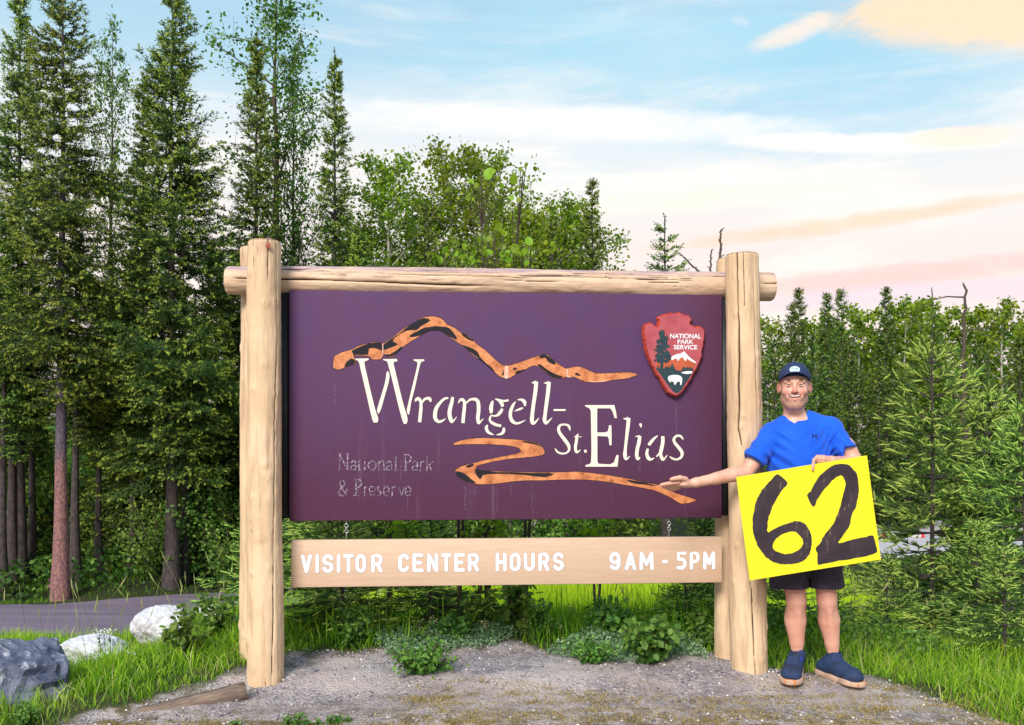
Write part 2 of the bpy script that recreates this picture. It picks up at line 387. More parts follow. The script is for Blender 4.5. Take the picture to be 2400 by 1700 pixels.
def build_grass():
    rng = np.random.default_rng(5)
    x, y, p = scatter(44000, -3.9, -1.2, 4.25, 7.2, 1, near=.35); k_ = ~((y < 4.62) & (x < -1.95) & (rng.random(len(x)) < .75)); x, y, p = x[k_], y[k_], p[k_]
    h = (.04 + .13 * rng.random(len(x)) ** 1.3) * (.35 + .65 * ss(0, .5, -p)) * (1 + .45 * fbm(np.stack([x, y, x * 0], -1), 3.5, 3, 4)) * (1 - .55 * ss(6.2, 7., y)) + .01
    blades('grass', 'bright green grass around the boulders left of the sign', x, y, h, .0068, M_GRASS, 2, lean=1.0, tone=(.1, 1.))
    x, y, p = scatter(32000, 1.5, 4.6, 4.3, 7.6, 3, near=.35)
    h = (.04 + .14 * rng.random(len(x)) ** 1.3) * (.3 + .7 * ss(0, .5, -p)) * (1 + .45 * fbm(np.stack([x, y, x * 0], -1), 3.5, 3, 8)) + .01
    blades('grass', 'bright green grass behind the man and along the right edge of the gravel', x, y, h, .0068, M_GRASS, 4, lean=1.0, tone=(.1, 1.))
    x, y, p = scatter(14000, -1.7, 1.7, 5.3, 7.4, 6); k_ = ~((x < -.3) & (x > -1.35) & (y > 5.62) & (rng.random(len(x)) < .8)); x, y, p = x[k_], y[k_], p[k_]
    h = (.06 + .16 * rng.random(len(x))) * (.4 + .6 * ss(0, .35, -p))
    blades('grass', 'mixed grass growing behind the sign between its posts', x, y, h, .0065, M_GRASS, 7, lean=.8, tone=(0, .8))
    x, y, p = scatter(30000, -2.6, 4.5, 7.3, 12.6, 8)
    h = .12 + .22 * rng.random(len(x))
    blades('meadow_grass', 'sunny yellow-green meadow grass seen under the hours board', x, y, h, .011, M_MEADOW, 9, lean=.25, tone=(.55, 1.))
    x, y, p = scatter(6000, -7.5, -1.5, 6.3, 8.0, 10)
    blades('grass', 'rough grass on the near verge of the dirt road', x, y, .03 + .05 * rng.random(len(x)), .008, M_GRASS, 11, tone=(.1, .8))
    x, y, p = scatter(9000, -9, -1., 10.2, 12.5, 12)
    blades('grass', 'dark grass under the trees across the road', x, y, .03 + (.03 + .12 * ss(1.5, 2.3, (y - road_c(x)) / road_w(x) * 1.)) * rng.random(len(x)), .012, M_GRASS, 13, tone=(0, .5))
    x, y, p = scatter(5000, -3.9, -1.2, 4.25, 7.2, 41, near=.35); blades('grass', 'straw-coloured blades mixed into the left grass', x, y, .05 + .14 * rng.random(len(x)), .005, M_STRAW, 42, lean=1.1, tone=(.2, 1.))
    x, y, p = scatter(5000, 1.5, 4.6, 4.3, 7.4, 43, near=.35); blades('grass', 'straw-coloured blades mixed into the right grass', x, y, .05 + .14 * rng.random(len(x)), .005, M_STRAW, 44, lean=1.1, tone=(.2, 1.))
    x, y, p = scatter(6500, -1.6, 1.6, 5.5, 7.2, 45); k_ = ~((x > -.35) & (x < 1.0) & (rng.random(len(x)) < .65)) & ~((x < -.3) & (x > -1.35) & (y > 5.65) & (rng.random(len(x)) < .7)); x, y, p = x[k_], y[k_], p[k_]; h = .10 + .32 * rng.random(len(x)) ** 2
    blades('grass', 'taller loose grass blades behind the sign', x, y, h, .007, M_GRASS, 46, lean=.9, tone=(.2, 1))
    # dry yellowed turf: flat tufts in front and along the edge of the gravel
    xs, ys = [], []
    for k in range(620):
        cx = rng.uniform(-2.0, 2.7); cy = 4.15 + .62 * rng.random() ** 1.4 if rng.random() < .88 else rng.uniform(4.7, 4.95)
        if cx < -.6 and cy > 4.32: continue
        m_ = int(rng.integers(25, 130)); xs.append(rng.normal(cx, .075, m_)); ys.append(rng.normal(cy, .018, m_))
    x, y, p = scatter(9000, -3.2, 3.4, 4.1, 6, 14, outside=-.14, clump_amt=.3)
    k = p > -.10; xs.append(x[k]); ys.append(y[k])
    x = np.concatenate(xs); y = np.concatenate(ys)
    blades('dry_grass', 'yellowed dry grass tufts on the gravel', x, y, .010 + .022 * rng.random(len(x)), .005, M_DRY, 15, lean=1.6, tone=(.1, 1))
    # tall thin grass stems with seed heads near the road
    A = Acc(); rng = np.random.default_rng(21)
    for k in range(120):
        q = rng.random()
        if q < .45: cx = rng.uniform(-3.0, -1.25); cy = rng.uniform(5.1, 6.6); hh = rng.uniform(.22, .55)
        elif q < .8: cx = rng.uniform(-1.25, 1.4); cy = rng.uniform(5.6, 6.6); hh = rng.uniform(.2, .42)
        else: cx = rng.uniform(1.5, 3.8); cy = rng.uniform(5.5, 7.2); hh = rng.uniform(.2, .5)
        z = gz1(cx, cy); l = rng.normal(0, .11, 2); s = np.linspace(0, 1, 5)
        P = np.stack([cx + l[0] * s ** 2, cy + l[1] * s ** 2, z + hh * s], -1)
        A.tube(P, .0013, 3, tone=rng.uniform(.1, .6))
        P2 = P[-1] + np.outer(np.linspace(0, 1, 4), np.array([l[0] * .2, l[1] * .2, .075]))
        A.tube(P2, np.array([.002, .0045, .0036, .0008]) * rng.uniform(.5, 1.2), 4, tone=rng.uniform(.4, .9))
    me = A.mesh('grass_stems', M_STRAW); tag(link('tall_grass', me), 'tall thin grass stalks with pale seed heads around the boulders and sign', kind='stuff')
build_grass()
# ------------------------------------------------------------------ plants
M_SPRUCE = leafy('spruce_needles', (.020, .054, .018), (.095, .170, .030), (.34, .42, .06), .2, .55)
M_SPRUCE_Y = leafy('young_spruce_needles', (.022, .068, .020), (.14, .28, .050), (.58, .72, .17), .25, .6)
M_ASPEN = leafy('aspen_leaves', (.045, .095, .008), (.15, .235, .014), (.36, .43, .03), .4, .45)
M_SHRUB = leafy('shrub_leaves', (.026, .070, .018), (.090, .18, .030), (.24, .37, .07), .35, .45)
M_BARK = simple('spruce_bark', (.085, .062, .058), (.035, .028, .03), 30, .95, .8, stretch=(1, 1, .35))
def red_bark():
    m, t = new_mat('reddish_bark'); n = t.noise(t.map(t.geo, (1, 1, .5)), 45, 5, .65); n2 = t.noise(t.geo, 3, 3, .6); sx = t.new('ShaderNodeSeparateXYZ'); t.l.new(t.geo, sx.inputs[0])
    c = t.mix(t.maprange(n, .4, .6), (.34, .155, .14), (.13, .075, .08)); g = t.mix(t.maprange(n, .4, .6), (.13, .10, .13), (.06, .05, .07))
    f = t.maprange(t.math('ADD', sx.outputs[2], t.math('MULTIPLY', n2, .6)), 1.9, 2.4); t.set(t.b.inputs['Base Color'], t.mix(f, c, g)); t.b.inputs['Roughness'].default_value = .95; bump(t, n, .9, .01); return m
M_REDBARK = red_bark()
M_PALEBARK = simple('pale_aspen_bark', (.42, .40, .35), (.16, .15, .12), 12, .8, .3, stretch=(1, 1, 1.6), contrast=(.52, .72))
M_TWIG = simple('twig_wood', (.10, .075, .05), (.06, .045, .035), 30, .9)

def needles(A, P, D, L, k, nl, nw, rng, tone):
    """k needle triangles round each shoot (P start, D direction, L length)"""
    n = len(P)
    if not n: return
    D = D / (np.linalg.norm(D, axis=1)[:, None] + 1e-9)
    ref = np.where(np.abs(D[:, 2:3]) > .9, np.array([[1., 0, 0]]), np.array([[0, 0, 1.]]))
    U = np.cross(D, ref); U /= np.linalg.norm(U, axis=1)[:, None] + 1e-9; W = np.cross(D, U)
    s = (np.arange(k)[None] + rng.random((n, k))) / k
    a = rng.uniform(0, 2 * np.pi, (n, k))
    R = np.cos(a)[..., None] * U[:, None] + np.sin(a)[..., None] * W[:, None]
    B = P[:, None] + D[:, None] * (s * L[:, None])[..., None]
    nd = R * .85 + D[:, None] * .65
    ln = nl * (1 - .35 * s) * rng.uniform(.8, 1.2, (n, k))
    side = np.cross(nd, D[:, None] + .4 * rng.normal(size=(n, k, 3))); side /= np.linalg.norm(side, axis=2)[..., None] + 1e-9
    w_ = side * nw * .5
    V = np.stack([B - w_, B + w_, B + nd * ln[..., None]], 2).reshape(-1, 3)
    T = np.arange(n * k * 3).reshape(-1, 3)
    tt = np.clip(np.repeat(tone, k * 3) + np.tile([-.1, -.1, .12], n * k), 0, 1)
    A.add(V, T=T, tone=tt)

def spindles(A, P, D, L, r, tone):
    """the dense body of each shoot"""
    D = D / (np.linalg.norm(D, axis=1)[:, None] + 1e-9); n = len(P); ref = np.where(np.abs(D[:, 2:3]) > .9, np.array([[1., 0, 0]]), np.array([[0, 0, 1.]]))
    U = np.cross(D, ref); U /= np.linalg.norm(U, axis=1)[:, None] + 1e-9; W = np.cross(D, U); a = np.arange(4) * np.pi / 2
    R = (np.cos(a)[None, :, None] * U[:, None] + np.sin(a)[None, :, None] * W[:, None]) * r
    B = P[:, None] + R * .7; M = (P + D * (L * .7)[:, None])[:, None] + R; T_ = (P + D * (L * 1.06)[:, None])[:, None]
    V = np.concatenate([B, M, T_], 1); Q = []; T = []
    for i in range(4): j = (i + 1) % 4; Q.append((i, j, 4 + j, 4 + i)); T.append((4 + i, 4 + j, 8))
    o = (np.arange(n) * 9)[:, None, None]; tt = np.clip(np.repeat(tone, 9) + np.tile([-.15] * 4 + [.05] * 4 + [.2], n), 0, 1)
    A.add(V.reshape(-1, 3), T=(np.array(T)[None] + o).reshape(-1, 3), Q=(np.array(Q)[None] + o).reshape(-1, 4), tone=tt)

def spruce_mesh(name, H, R, seed, base=.08, gap=.13, nb=6, tgap=.06, sl=.07, k=6, nl=.028, nw=.010, droop=.35, rag=.35, power=.8,
                leader=.0, body=0, mat=None, bark=None, newtip=.25, dead=0, lean=0, tr=None):
    rng = np.random.default_rng(seed); random.seed(seed)
    N = Acc(); Wd = Acc()
    tr = tr or H * .0095 + .010
    zz = np.linspace(0, H, 16); wob = np.stack([np.cumsum(rng.normal(0, .006 * H / 8, 16)), np.cumsum(rng.normal(0, .006 * H / 8, 16))], -1)
    wob -= wob[0]; wob[:, 0] += lean * (zz / H) ** 2
    def axis_at(z): return np.array([np.interp(z, zz, wob[:, 0]), np.interp(z, zz, wob[:, 1]), z])
    zt = np.linspace(-.15, H, 24)
    Wd.tube([axis_at(max(z, 0)) * [1, 1, 0] + [0, 0, z] for z in zt], tr * np.clip(1 - zt / H, 0, 1) ** 1.25 * (1 + .5 * np.exp(-np.clip(zt, 0, 9) / (.06 * H))) + .004, 9)
    ph = rng.uniform(0, 6, 4); z = base * H; SP, SD, SL, ST = [], [], [], []
    top = H - leader
    while z < top:
        t = (z - base * H) / (H * (1 - base)); prof = (1 - t) ** power * min(1, .55 + t * 3.2)
        for b in range(nb if t < .85 else max(3, nb - 2)):
            az = rng.uniform(0, 2 * np.pi)
            cl = 1 + rag * (np.sin(az * 2 + ph[0] + z * 1.7) * .5 + np.sin(z * 4.1 + ph[1] + az) * .5) + rng.normal(0, .16)
            L = max(.05, R * prof * cl)
            if rng.random() < .06: L *= 1.3
            e0 = np.radians(-12 + 55 * t ** 1.3 + rng.normal(0, 7))
            d0 = np.array([np.cos(az) * np.cos(e0), np.sin(az) * np.cos(e0), np.sin(e0)])
            m = max(3, int(L / tgap)); s = np.linspace(0, 1, m)
            B = axis_at(z) + np.outer(s * L, d0); B[:, 2] += -droop * L * (s ** 1.6) + droop * .85 * L * s ** 3.2
            sd = np.cross(d0, [0, 0, 1]); sd /= np.linalg.norm(sd)
            Wd.tube(B[:: max(1, m // 4)], np.linspace(.004 + L * .008, .002, len(B[:: max(1, m // 4)])), 3)
            T = np.gradient(B, axis=0); T /= np.linalg.norm(T, axis=1)[:, None]
            isd = t < dead
            s0 = .12 if not isd else .75
            for sg in (-1, 1):
                kk = s >= s0
                tl = np.clip((.16 + .42 * (1 - s[kk])) * L * (.5 + .5 * np.minimum(1, s[kk] * 4)), .035, .45) * rng.uniform(.6, 1.25, kk.sum())
                dd = T[kk] * .75 + sd * sg * .75 + rng.normal(0, .16, (kk.sum(), 3)) + [0, 0, -.12]
                dd /= np.linalg.norm(dd, axis=1)[:, None]
                ns = np.maximum(1, np.ceil(tl / sl)).astype(int)
                for q in range(ns.max()):
                    w = ns > q
                    P0 = B[kk][w] + dd[w] * (q * sl) + [0, 0, -.015 * q]
                    SP.append(P0); SD.append(dd[w] + rng.normal(0, .2, (w.sum(), 3))); SL.append(np.full(w.sum(), sl * 1.15))
                    ST.append(np.where(ns[w] == q + 1, newtip + .40, .18) + .25 * s[kk][w] * newtip + rng.normal(0, .08, w.sum()))
                    if q < 2 or rng.random() < .5:                      # side shoots
                        d2 = dd[w] * .5 + np.outer(np.ones(w.sum()), T[-1]) * .6 + sd * sg * -.2 + rng.normal(0, .35, (w.sum(), 3)) + [0, 0, .05]
                        SP.append(P0); SD.append(d2); SL.append(np.full(w.sum(), sl)); ST.append(.22 * newtip + .14 + rng.normal(0, .1, w.sum()))
            kk = s >= s0
            SP.append(B[kk]); SD.append(T[kk]); SL.append(np.full(kk.sum(), max(tgap * 1.2, sl))); ST.append(.15 + .6 * newtip * s[kk] ** 3)
        z += gap * rng.uniform(.75, 1.25) * (1 - .45 * t)
    zl = np.arange(top - .05, H, .04)
    if len(zl):
        SP.append(np.array([axis_at(q) for q in zl])); SD.append(np.tile([0, 0, 1.], (len(zl), 1)) + rng.normal(0, .1, (len(zl), 3)))
        SL.append(np.full(len(zl), .06)); ST.append(np.full(len(zl), .3))
    P, D, L_, T_ = np.concatenate(SP), np.concatenate(SD), np.concatenate(SL), np.concatenate(ST)
    needles(N, P, D + ([0, 0, .18] if body else 0), L_, k, nl, nw, rng, T_)
    if body: spindles(N, P, D + [0, 0, .18], L_, body, T_)
    return (Wd.mesh(name + '_trunk', bark or M_BARK), N.mesh(name + '_crown', mat or M_SPRUCE), H)

def leaves(A, P, size, rng, tone, pts=4, hang=.5):
    n = len(P); a = rng.uniform(0, 2 * np.pi, n); e = rng.uniform(-1.1, .6, n) - hang * .3
    D = np.stack([np.cos(a) * np.cos(e), np.sin(a) * np.cos(e), np.sin(e)], -1)
    S = np.cross(D, rng.normal(size=(n, 3))); S /= np.linalg.norm(S, axis=1)[:, None] + 1e-9
    sz = (size * rng.uniform(.65, 1.25, n))[:, None]
    if pts == 4:
        V = np.stack([P, P + D * sz * .45 + S * sz * .33, P + D * sz, P + D * sz * .45 - S * sz * .33], 1); Q = np.arange(n * 4).reshape(-1, 4)
        A.add(V.reshape(-1, 3), Q=Q, tone=np.repeat(tone, 4))
    else:
        up = np.cross(D, S) * sz * .08
        V = np.stack([P, P + D * sz * .2 + S * sz * .3, P + D * sz * .6 + S * sz * .38, P + D * sz * 1.05, P + D * sz * .6 - S * sz * .38, P + D * sz * .2 - S * sz * .3, P + D * sz * .5 - up], 1)
        T = np.array([(0, 1, 6), (1, 2, 6), (2, 3, 6), (3, 4, 6), (4, 5, 6), (5, 0, 6)]); F = (T[None] + (np.arange(n) * 7)[:, None, None]).reshape(-1, 3)
        A.add(V.reshape(-1, 3), T=F, tone=np.repeat(tone, 7))
def broadleaf_mesh(name, H, R, seed, base=.25, limbs=26, twigs=9, per=12, size=.055, up=.9, mat=None, bark=None, lean=0, oval=.6):
    rng = np.random.default_rng(seed); N = Acc(); Wd = Acc()
    zz = np.linspace(0, H, 12); ax = np.stack([np.cumsum(rng.normal(0, .012 * H / 5, 12)) + lean * (zz / H) ** 1.5, np.cumsum(rng.normal(0, .012 * H / 5, 12)), zz], -1); ax[0, :2] = 0
    Wd.tube(np.vstack([[0, 0, -.15], ax]), np.concatenate([[.012 * H + .01], (.011 * H + .004) * (1 - zz / H) ** .9 + .004]), 8)
    LP, LT = [], []
    for i in range(limbs):
        f = base + (1 - base) * ((i + rng.random()) / limbs); p0 = np.array([np.interp(f * H, zz, ax[:, c]) for c in range(3)])
        t = (f - base) / (1 - base); L = R * (np.sin(np.pi * (t * .85 + .12)) ** oval) * rng.uniform(.65, 1.2) + .1
        az = i * 2.4 + rng.normal(0, .4); e = np.radians(rng.uniform(25, 60)) * up
        d = np.array([np.cos(az) * np.cos(e), np.sin(az) * np.cos(e), np.sin(e)]); s = np.linspace(0, 1, 7)
        B = p0 + np.outer(s * L, d) + np.outer(s ** 2 * L * .25, rng.normal(0, .35, 3)) + np.outer(s ** 2, [0, 0, -.06 * L])
        Wd.tube(B, np.linspace(.008 + .006 * L, .003, 7), 4)
        for j in range(twigs):
            q = rng.uniform(.2, 1); b0 = np.array([np.interp(q, s, B[:, c]) for c in range(3)]); dl = d * .6 + rng.normal(0, .6, 3); dl /= np.linalg.norm(dl)
            tl = (.14 + .28 * rng.random()) * (.5 + L * .5); e_ = b0 + dl * tl
            Wd.tube([b0, e_], [.003, .0015], 3)
            m = max(2, int(per * rng.uniform(.5, 1.4))); qq = rng.uniform(.15, 1.05, m)
            LP.append(b0 + (e_ - b0) * qq[:, None] + rng.normal(0, .035 + tl * .10, (m, 3)))
            LT.append(np.clip(rng.normal(.45 + .15 * t, .22, m), 0, 1))
    LP = np.concatenate(LP); LT = np.concatenate(LT)
    leaves(N, LP, size, rng, LT)
    return (Wd.mesh(name + '_trunk', bark or M_PALEBARK), N.mesh(name + '_crown', mat or M_ASPEN), H)
def shrub_mesh(name, H, R, seed, stems=14, n=1400, size=.045, mat=None, pts=4, tone=(.5, .2), flat=.6):
    rng = np.random.default_rng(seed); N = Acc(); Wd = Acc(); P = []; T = []
    for i in range(stems):
        a = rng.uniform(0, 2 * np.pi); r = R * rng.uniform(.15, 1) ** .7; h = H * rng.uniform(.55, 1) * (1 - .35 * (r / R) ** 2); s = np.linspace(0, 1, 6)
        B = np.stack([np.cos(a) * r * s ** 1.3, np.sin(a) * r * s ** 1.3, h * s], -1) + rng.normal(0, .01, (6, 3)) * s[:, None]
        B[0, 2] = -.04; Wd.tube(B, np.linspace(.0055, .002, 6) * (1 + H), 4); m = n // stems; q = rng.uniform(.12, 1, m) ** .8
        P.append(np.stack([np.interp(q, s, B[:, c]) for c in range(3)], -1) + rng.normal(0, .05 * (.5 + H) * flat + .01, (m, 3))); T.append(np.clip(tone[0] - .25 + .5 * q + rng.normal(0, tone[1], m), 0, 1))
    P = np.concatenate(P); P[:, 2] = np.maximum(P[:, 2], .01); leaves(N, P, size, rng, np.concatenate(T), pts)
    return (Wd.mesh(name + '_stems', M_TWIG), N.mesh(name + '_leaves', mat or M_SHRUB), H)

def plant(kind, label, cat, x, y, meshes, H=None, rz=0, group=None, names=('trunk', 'crown'), bark=None, sx=1.):
    tm, cm, H0 = meshes; s = (H / H0) if H else 1
    r = thing(kind, label, cat, (x, y, gz1(x, y)), group); r.rotation_euler.z = rz; r.scale = (s * sx, s * sx, s)
    a = link(names[0], tm, r); b = link(names[1], cm, r)
    if bark:
        a.material_slots[0].link = 'OBJECT'; a.material_slots[0].material = bark
    return r
def tree_at(kind, label, cat, u, top_v, Y, meshes, **kw):         # u: photo column of the trunk, top_v: row of its tip
    x = (u - 1200) / FPX * Y; H = CZ + (HY - top_v) / FPX * Y - gz1(x, Y)
    return plant(kind, label, cat, x, Y, meshes, H=H, **kw)

def build_trees():
    tallA = spruce_mesh('tall_spruce_a', 8.6, .72, 1, base=.31, leader=.16, gap=.135, nb=7, tgap=.072, sl=.085, k=6, nl=.040, nw=.019, newtip=.55, power=.72, rag=.45)
    tallB = spruce_mesh('tall_spruce_b', 8.4, .98, 2, base=.20, leader=.16, gap=.135, nb=7, tgap=.075, sl=.09, k=6, nl=.042, nw=.020, rag=.5, newtip=.55)
    tallC = spruce_mesh('tall_spruce_c', 7.4, .70, 3, base=.12, leader=.16, gap=.13, nb=7, tgap=.075, sl=.08, k=6, nl=.038, nw=.018, rag=.5, power=.95, newtip=.55)
    bare = spruce_mesh('bare_trunk_spruce', 7.0, .62, 6, base=.42, gap=.14, nb=6, tgap=.08, sl=.09, k=6, nl=.042, nw=.020, rag=.5, newtip=.5, tr=.10)
    cone = spruce_mesh('pointed_spruce', 3.6, .85, 9, base=.25, leader=.14, gap=.15, nb=5, tgap=.08, sl=.07, k=7, nl=.026, nw=.012, rag=.3, power=1.1, droop=.05, newtip=.45)
    thin = spruce_mesh('thin_spruce', 5.5, .42, 4, base=.15, gap=.13, nb=5, tgap=.07, sl=.08, k=6, nl=.036, nw=.018, rag=.5, power=.8, newtip=.45)
    bushy = spruce_mesh('bushy_spruce', 4.6, .85, 5, base=.05, gap=.11, nb=7, tgap=.08, sl=.09, k=6, nl=.044, nw=.022, power=.9, newtip=.5)
    popA = broadleaf_mesh('poplar_a', 8, 1.0, 11, base=.22, limbs=60, twigs=9, per=13, size=.064, up=1.15, mat=M_SHRUB, bark=M_TWIG)
    aspA = broadleaf_mesh('aspen_a', 5.6, 1.15, 12, base=.2, limbs=52, twigs=12, per=17, size=.064, oval=.9)
    aspB = broadleaf_mesh('aspen_b', 5.2, .95, 13, base=.25, limbs=46, twigs=12, per=17, size=.064, lean=.5, oval=.9)
    G1 = 'tall spruces across the road'
    sp = 'spruce_tree'
    L = [ # u, top, Y, mesh, label, bark
        (46, -35, 12.2, tallA, 'tall thin dark spruce at the left edge of the photo', None),
        (142, -150, 10.95, tallA, 'tall spruce with a reddish flaking trunk standing at the far edge of the road', M_REDBARK),
        (402, -90, 11.6, tallB, 'broadest tall spruce, its top cut off by the photo, above the white boulders', None),
        (596, 75, 12.6, tallC, 'tall spruce right behind the left post of the sign', None),
        (782, 118, 13.2, tallC, 'slim pointed spruce standing alone right of the left post', None),
        (338, 175, 12.4, tallC, 'narrow spruce pressed against the left side of the broadest spruce', None),
        (-60, 250, 12.5, tallA, 'spruce half cut off by the left edge with low spreading branches', None),
        (505, 600, 13.0, bushy, 'bushy lower spruce close left of the sign post', None),
        (255, 800, 12.8, bushy, 'bushy spruce filling the gap between the red trunk and the broadest spruce', None),
        (60, 830, 13.0, bushy, 'bushy spruce low behind the two leftmost trunks', None),
        (176, 520, 11.7, bare, 'dark bare trunked spruce close right of the red trunk', None),
        (232, 670, 12.1, bare, 'shaded spruce with bare lower trunk left of the broadest spruce', None),
        (312, 610, 12.2, bare, 'shaded spruce with a bare dark trunk above the left white boulder', None),
        (432, 570, 11.9, bare, 'spruce with a pale purple grey trunk right of the broadest spruce', None),
        (545, 660, 13.2, bare, 'shaded spruce trunk just left of the sign post', None),
        (6, 570, 11.6, bare, 'dark bare trunk at the very left edge', None), (30, 500, 12.1, bare, 'dark bare trunk between the edge one and the tall thin spruce', None), (76, 610, 12.5, bare, 'dark bare trunk left of the red one', None), (332, 520, 12.8, bare, 'dark bare trunk close right of the one above the white boulder', None), (258, 610, 13.2, bare, 'thin bare trunk deeper in the wood', None),
        (690, 520, 14.5, thin, 'low dark spruce between the left post and the lone slim spruce', None),
        (840, 560, 12.4, bushy, 'dark bushy spruce at the foot of the lone slim spruce', None),
        (1000, 478, 13.0, thin, 'dark spruce among the pale green aspens above the sign', None),
        (1090, 560, 13.2, thin, 'dark small spruce under the highest aspen', None),
        (1388, 425, 13.4, thin, 'spruce with a thin antenna-like top in the right tree group above the sign', None),
        (1290, 520, 13.0, thin, 'low spruce left of the one with the thin top above the sign', None),
        (1560, 505, 11.8, cone, 'small lone pointed spruce just above the rail near the right post', None),
    ]
    for i, (u, v, Y, ms, lab, bk) in enumerate(L):
        kw = dict(rz=i * 1.3, group=G1 if i < 22 else 'spruces behind the sign')
        if u == 1560: kw['sx'] = 1.15
        tree_at(sp, lab, 'tree', u, v, Y, ms, bark=bk, **kw)
    P = [(640, -30, 13.4, popA, 'tall leafy poplar whose airy crown rises around the spruce behind the left post', 'poplar_tree'),
         (262, 120, 13.2, popA, 'thin leafy poplar with sparse crown between the red trunk and the broadest spruce', 'poplar_tree'),
         (690, 140, 14.0, popA, 'leafy poplar with loose outer twigs right of the left post', 'poplar_tree'),
         (905, 395, 14.0, aspA, 'aspen with yellow-green crown right of the lone slim spruce', 'aspen_tree'),
         (985, 470, 14.6, aspB, 'lower aspen behind the gap between the two highest aspens', 'aspen_tree'),
         (1062, 372, 14.8, aspA, 'highest aspen with a dark pointed top above the sign', 'aspen_tree'),
         (1140, 395, 15.2, aspA, 'rounded aspen at the right of the highest one', 'aspen_tree'),
         (1190, 500, 13.2, aspB, 'aspen with pale twigs just left of the right tree group', 'aspen_tree'),
         (1255, 495, 14.2, aspB, 'aspen with bent top at the left of the right tree group', 'aspen_tree'),
         (1325, 500, 14.6, aspA, 'aspen left of the spruce with the thin top', 'aspen_tree'),
         (1425, 505, 14.0, aspB, 'aspen leaning to the right at the end of the tree group above the sign', 'aspen_tree'),
         (868, 520, 14.4, aspB, 'low aspen crown filling the gap beside the lone slim spruce', 'aspen_tree')]
    for i, (u, v, Y, ms, lab, nm) in enumerate(P):
        r = tree_at(nm, lab, 'tree', u, v, Y, ms, rz=i * 1.9 if u < 1200 else .3 * i, group='leafy trees behind the sign')
        if u in (262, 690): r.scale = (r.scale[0] * .6, r.scale[1] * .6, r.scale[2])
    shr = shrub_mesh('woodland_shrub', 1.6, .9, 31, stems=22, n=2600, size=.062, tone=(.45, .25))
    shr2 = shrub_mesh('willow_shrub', 1.3, .8, 32, stems=20, n=2200, size=.055, tone=(.6, .22))
    S = [(-20, 13.0, 1.1, shr, 'shrub at the left edge beyond the road'), (95, 13.3, 1.3, shr, 'shrub between the two leftmost trunks beyond the road'),
         (215, 12.9, 1.15, shr2, 'light green shrub right of the red trunk'), (285, 13.2, 1.6, shr, 'shrub behind the road above the left white boulder'),
         (380, 11.8, 1.2, shr2, 'shrub at the roadside above the big white boulder'), (470, 12.2, 1.6, shr, 'tall shrub left of the sign post beyond the road'),
         (545, 11.8, 1.3, shr2, 'shrub partly behind the left sign post'), (150, 13.4, 2.1, shr2, 'taller light shrub behind the red trunk'),
         (350, 13.6, 2.2, shr, 'tall dark shrub behind the roadside shrubs'), (500, 13.2, 2.4, shr, 'tallest shrub at the back near the sign post'),
         (40, 14.2, 2.4, shr2, 'tall pale shrub deep in the wood at the left'), (250, 14.8, 2.6, shr2, 'pale green shrub glimpsed deep between the dark trunks')]
    S += [(1010, 11.6, 1.5, shr2, 'shrub across the meadow, seen between panel and hours board left of the middle'), (1130, 11.9, 1.6, shr, 'shrub across the meadow, seen between panel and hours board near the middle'), (1250, 12.2, 1.6, shr2, 'shrub across the meadow, seen between panel and hours board right of the middle'), (1370, 12.4, 1.7, shr, 'shrub across the meadow, seen between panel and hours board under the river picture'), (1490, 12.6, 1.7, shr2, 'shrub across the meadow, seen between the boards near the right post')]
    for i, (u, Y, H, ms, lab) in enumerate(S):
        plant('shrub', lab, 'shrub', (u - 1200) / FPX * Y, Y, ms, H=H, rz=i * 2.1, group='shrubs in the wood across the road' if u < 900 else 'shrubs across the meadow', names=('stem', 'foliage'))
    # the row of trees behind the car park, right
    farS = spruce_mesh('far_spruce', 5.5, .55, 41, base=.06, gap=.18, nb=5, tgap=.12, sl=.13, k=5, nl=.055, nw=.028, rag=.5, power=.75)
    farB = spruce_mesh('far_bushy_spruce', 4.6, .95, 42, base=.04, gap=.17, nb=5, tgap=.13, sl=.13, k=5, nl=.055, nw=.030, rag=.4)
    farA = broadleaf_mesh('far_aspen', 5.2, 1.3, 43, base=.15, limbs=34, twigs=9, per=12, size=.12)
    F = [(1874, 686, 23, farS, 'slim spruce spire left-most above the man\'s cap'), (1855, 720, 22.4, farS, 'shorter slim spruce beside the left-most spire behind the man'),
         (1937, 696, 24, farS, 'slim spruce spire right of the man, first of a close pair'), (1972, 688, 22.6, farS, 'fuller spruce spire right of the man, second of a close pair'),
         (2078, 684, 23.4, farS, 'single slim spruce spire in the middle of the far tree row'), (2190, 745, 24, farS, 'far spruce partly behind the bare young leader'),
         (1815, 800, 20.5, farB, 'bushy far spruce directly behind the right post'), (1905, 790, 19.6, farB, 'bushy far spruce behind the man\'s right shoulder'),
         (1990, 800, 19.8, farB, 'bushy far spruce right of the man\'s head'), (2060, 850, 19.4, farB, 'lower bushy far spruce left of the young spruces'),
         (2130, 860, 19.2, farB, 'lower bushy far spruce behind the light young spruce'), (1850, 900, 18.6, farB, 'low far spruce behind the man\'s face'),
         (2290, 820, 20.0, farB, 'bushy far spruce at the right behind the young spruces'), (2390, 800, 20.5, farB, 'bushy far spruce at the right edge'),
         (1960, 920, 18.8, farB, 'low far spruce above the man\'s left shoulder')]
    for i, (u, v, Y, ms, lab) in enumerate(F):
        tree_at('spruce_tree', lab, 'tree', u, v, Y, ms, rz=i * 1.7, group='far spruces behind the car park')
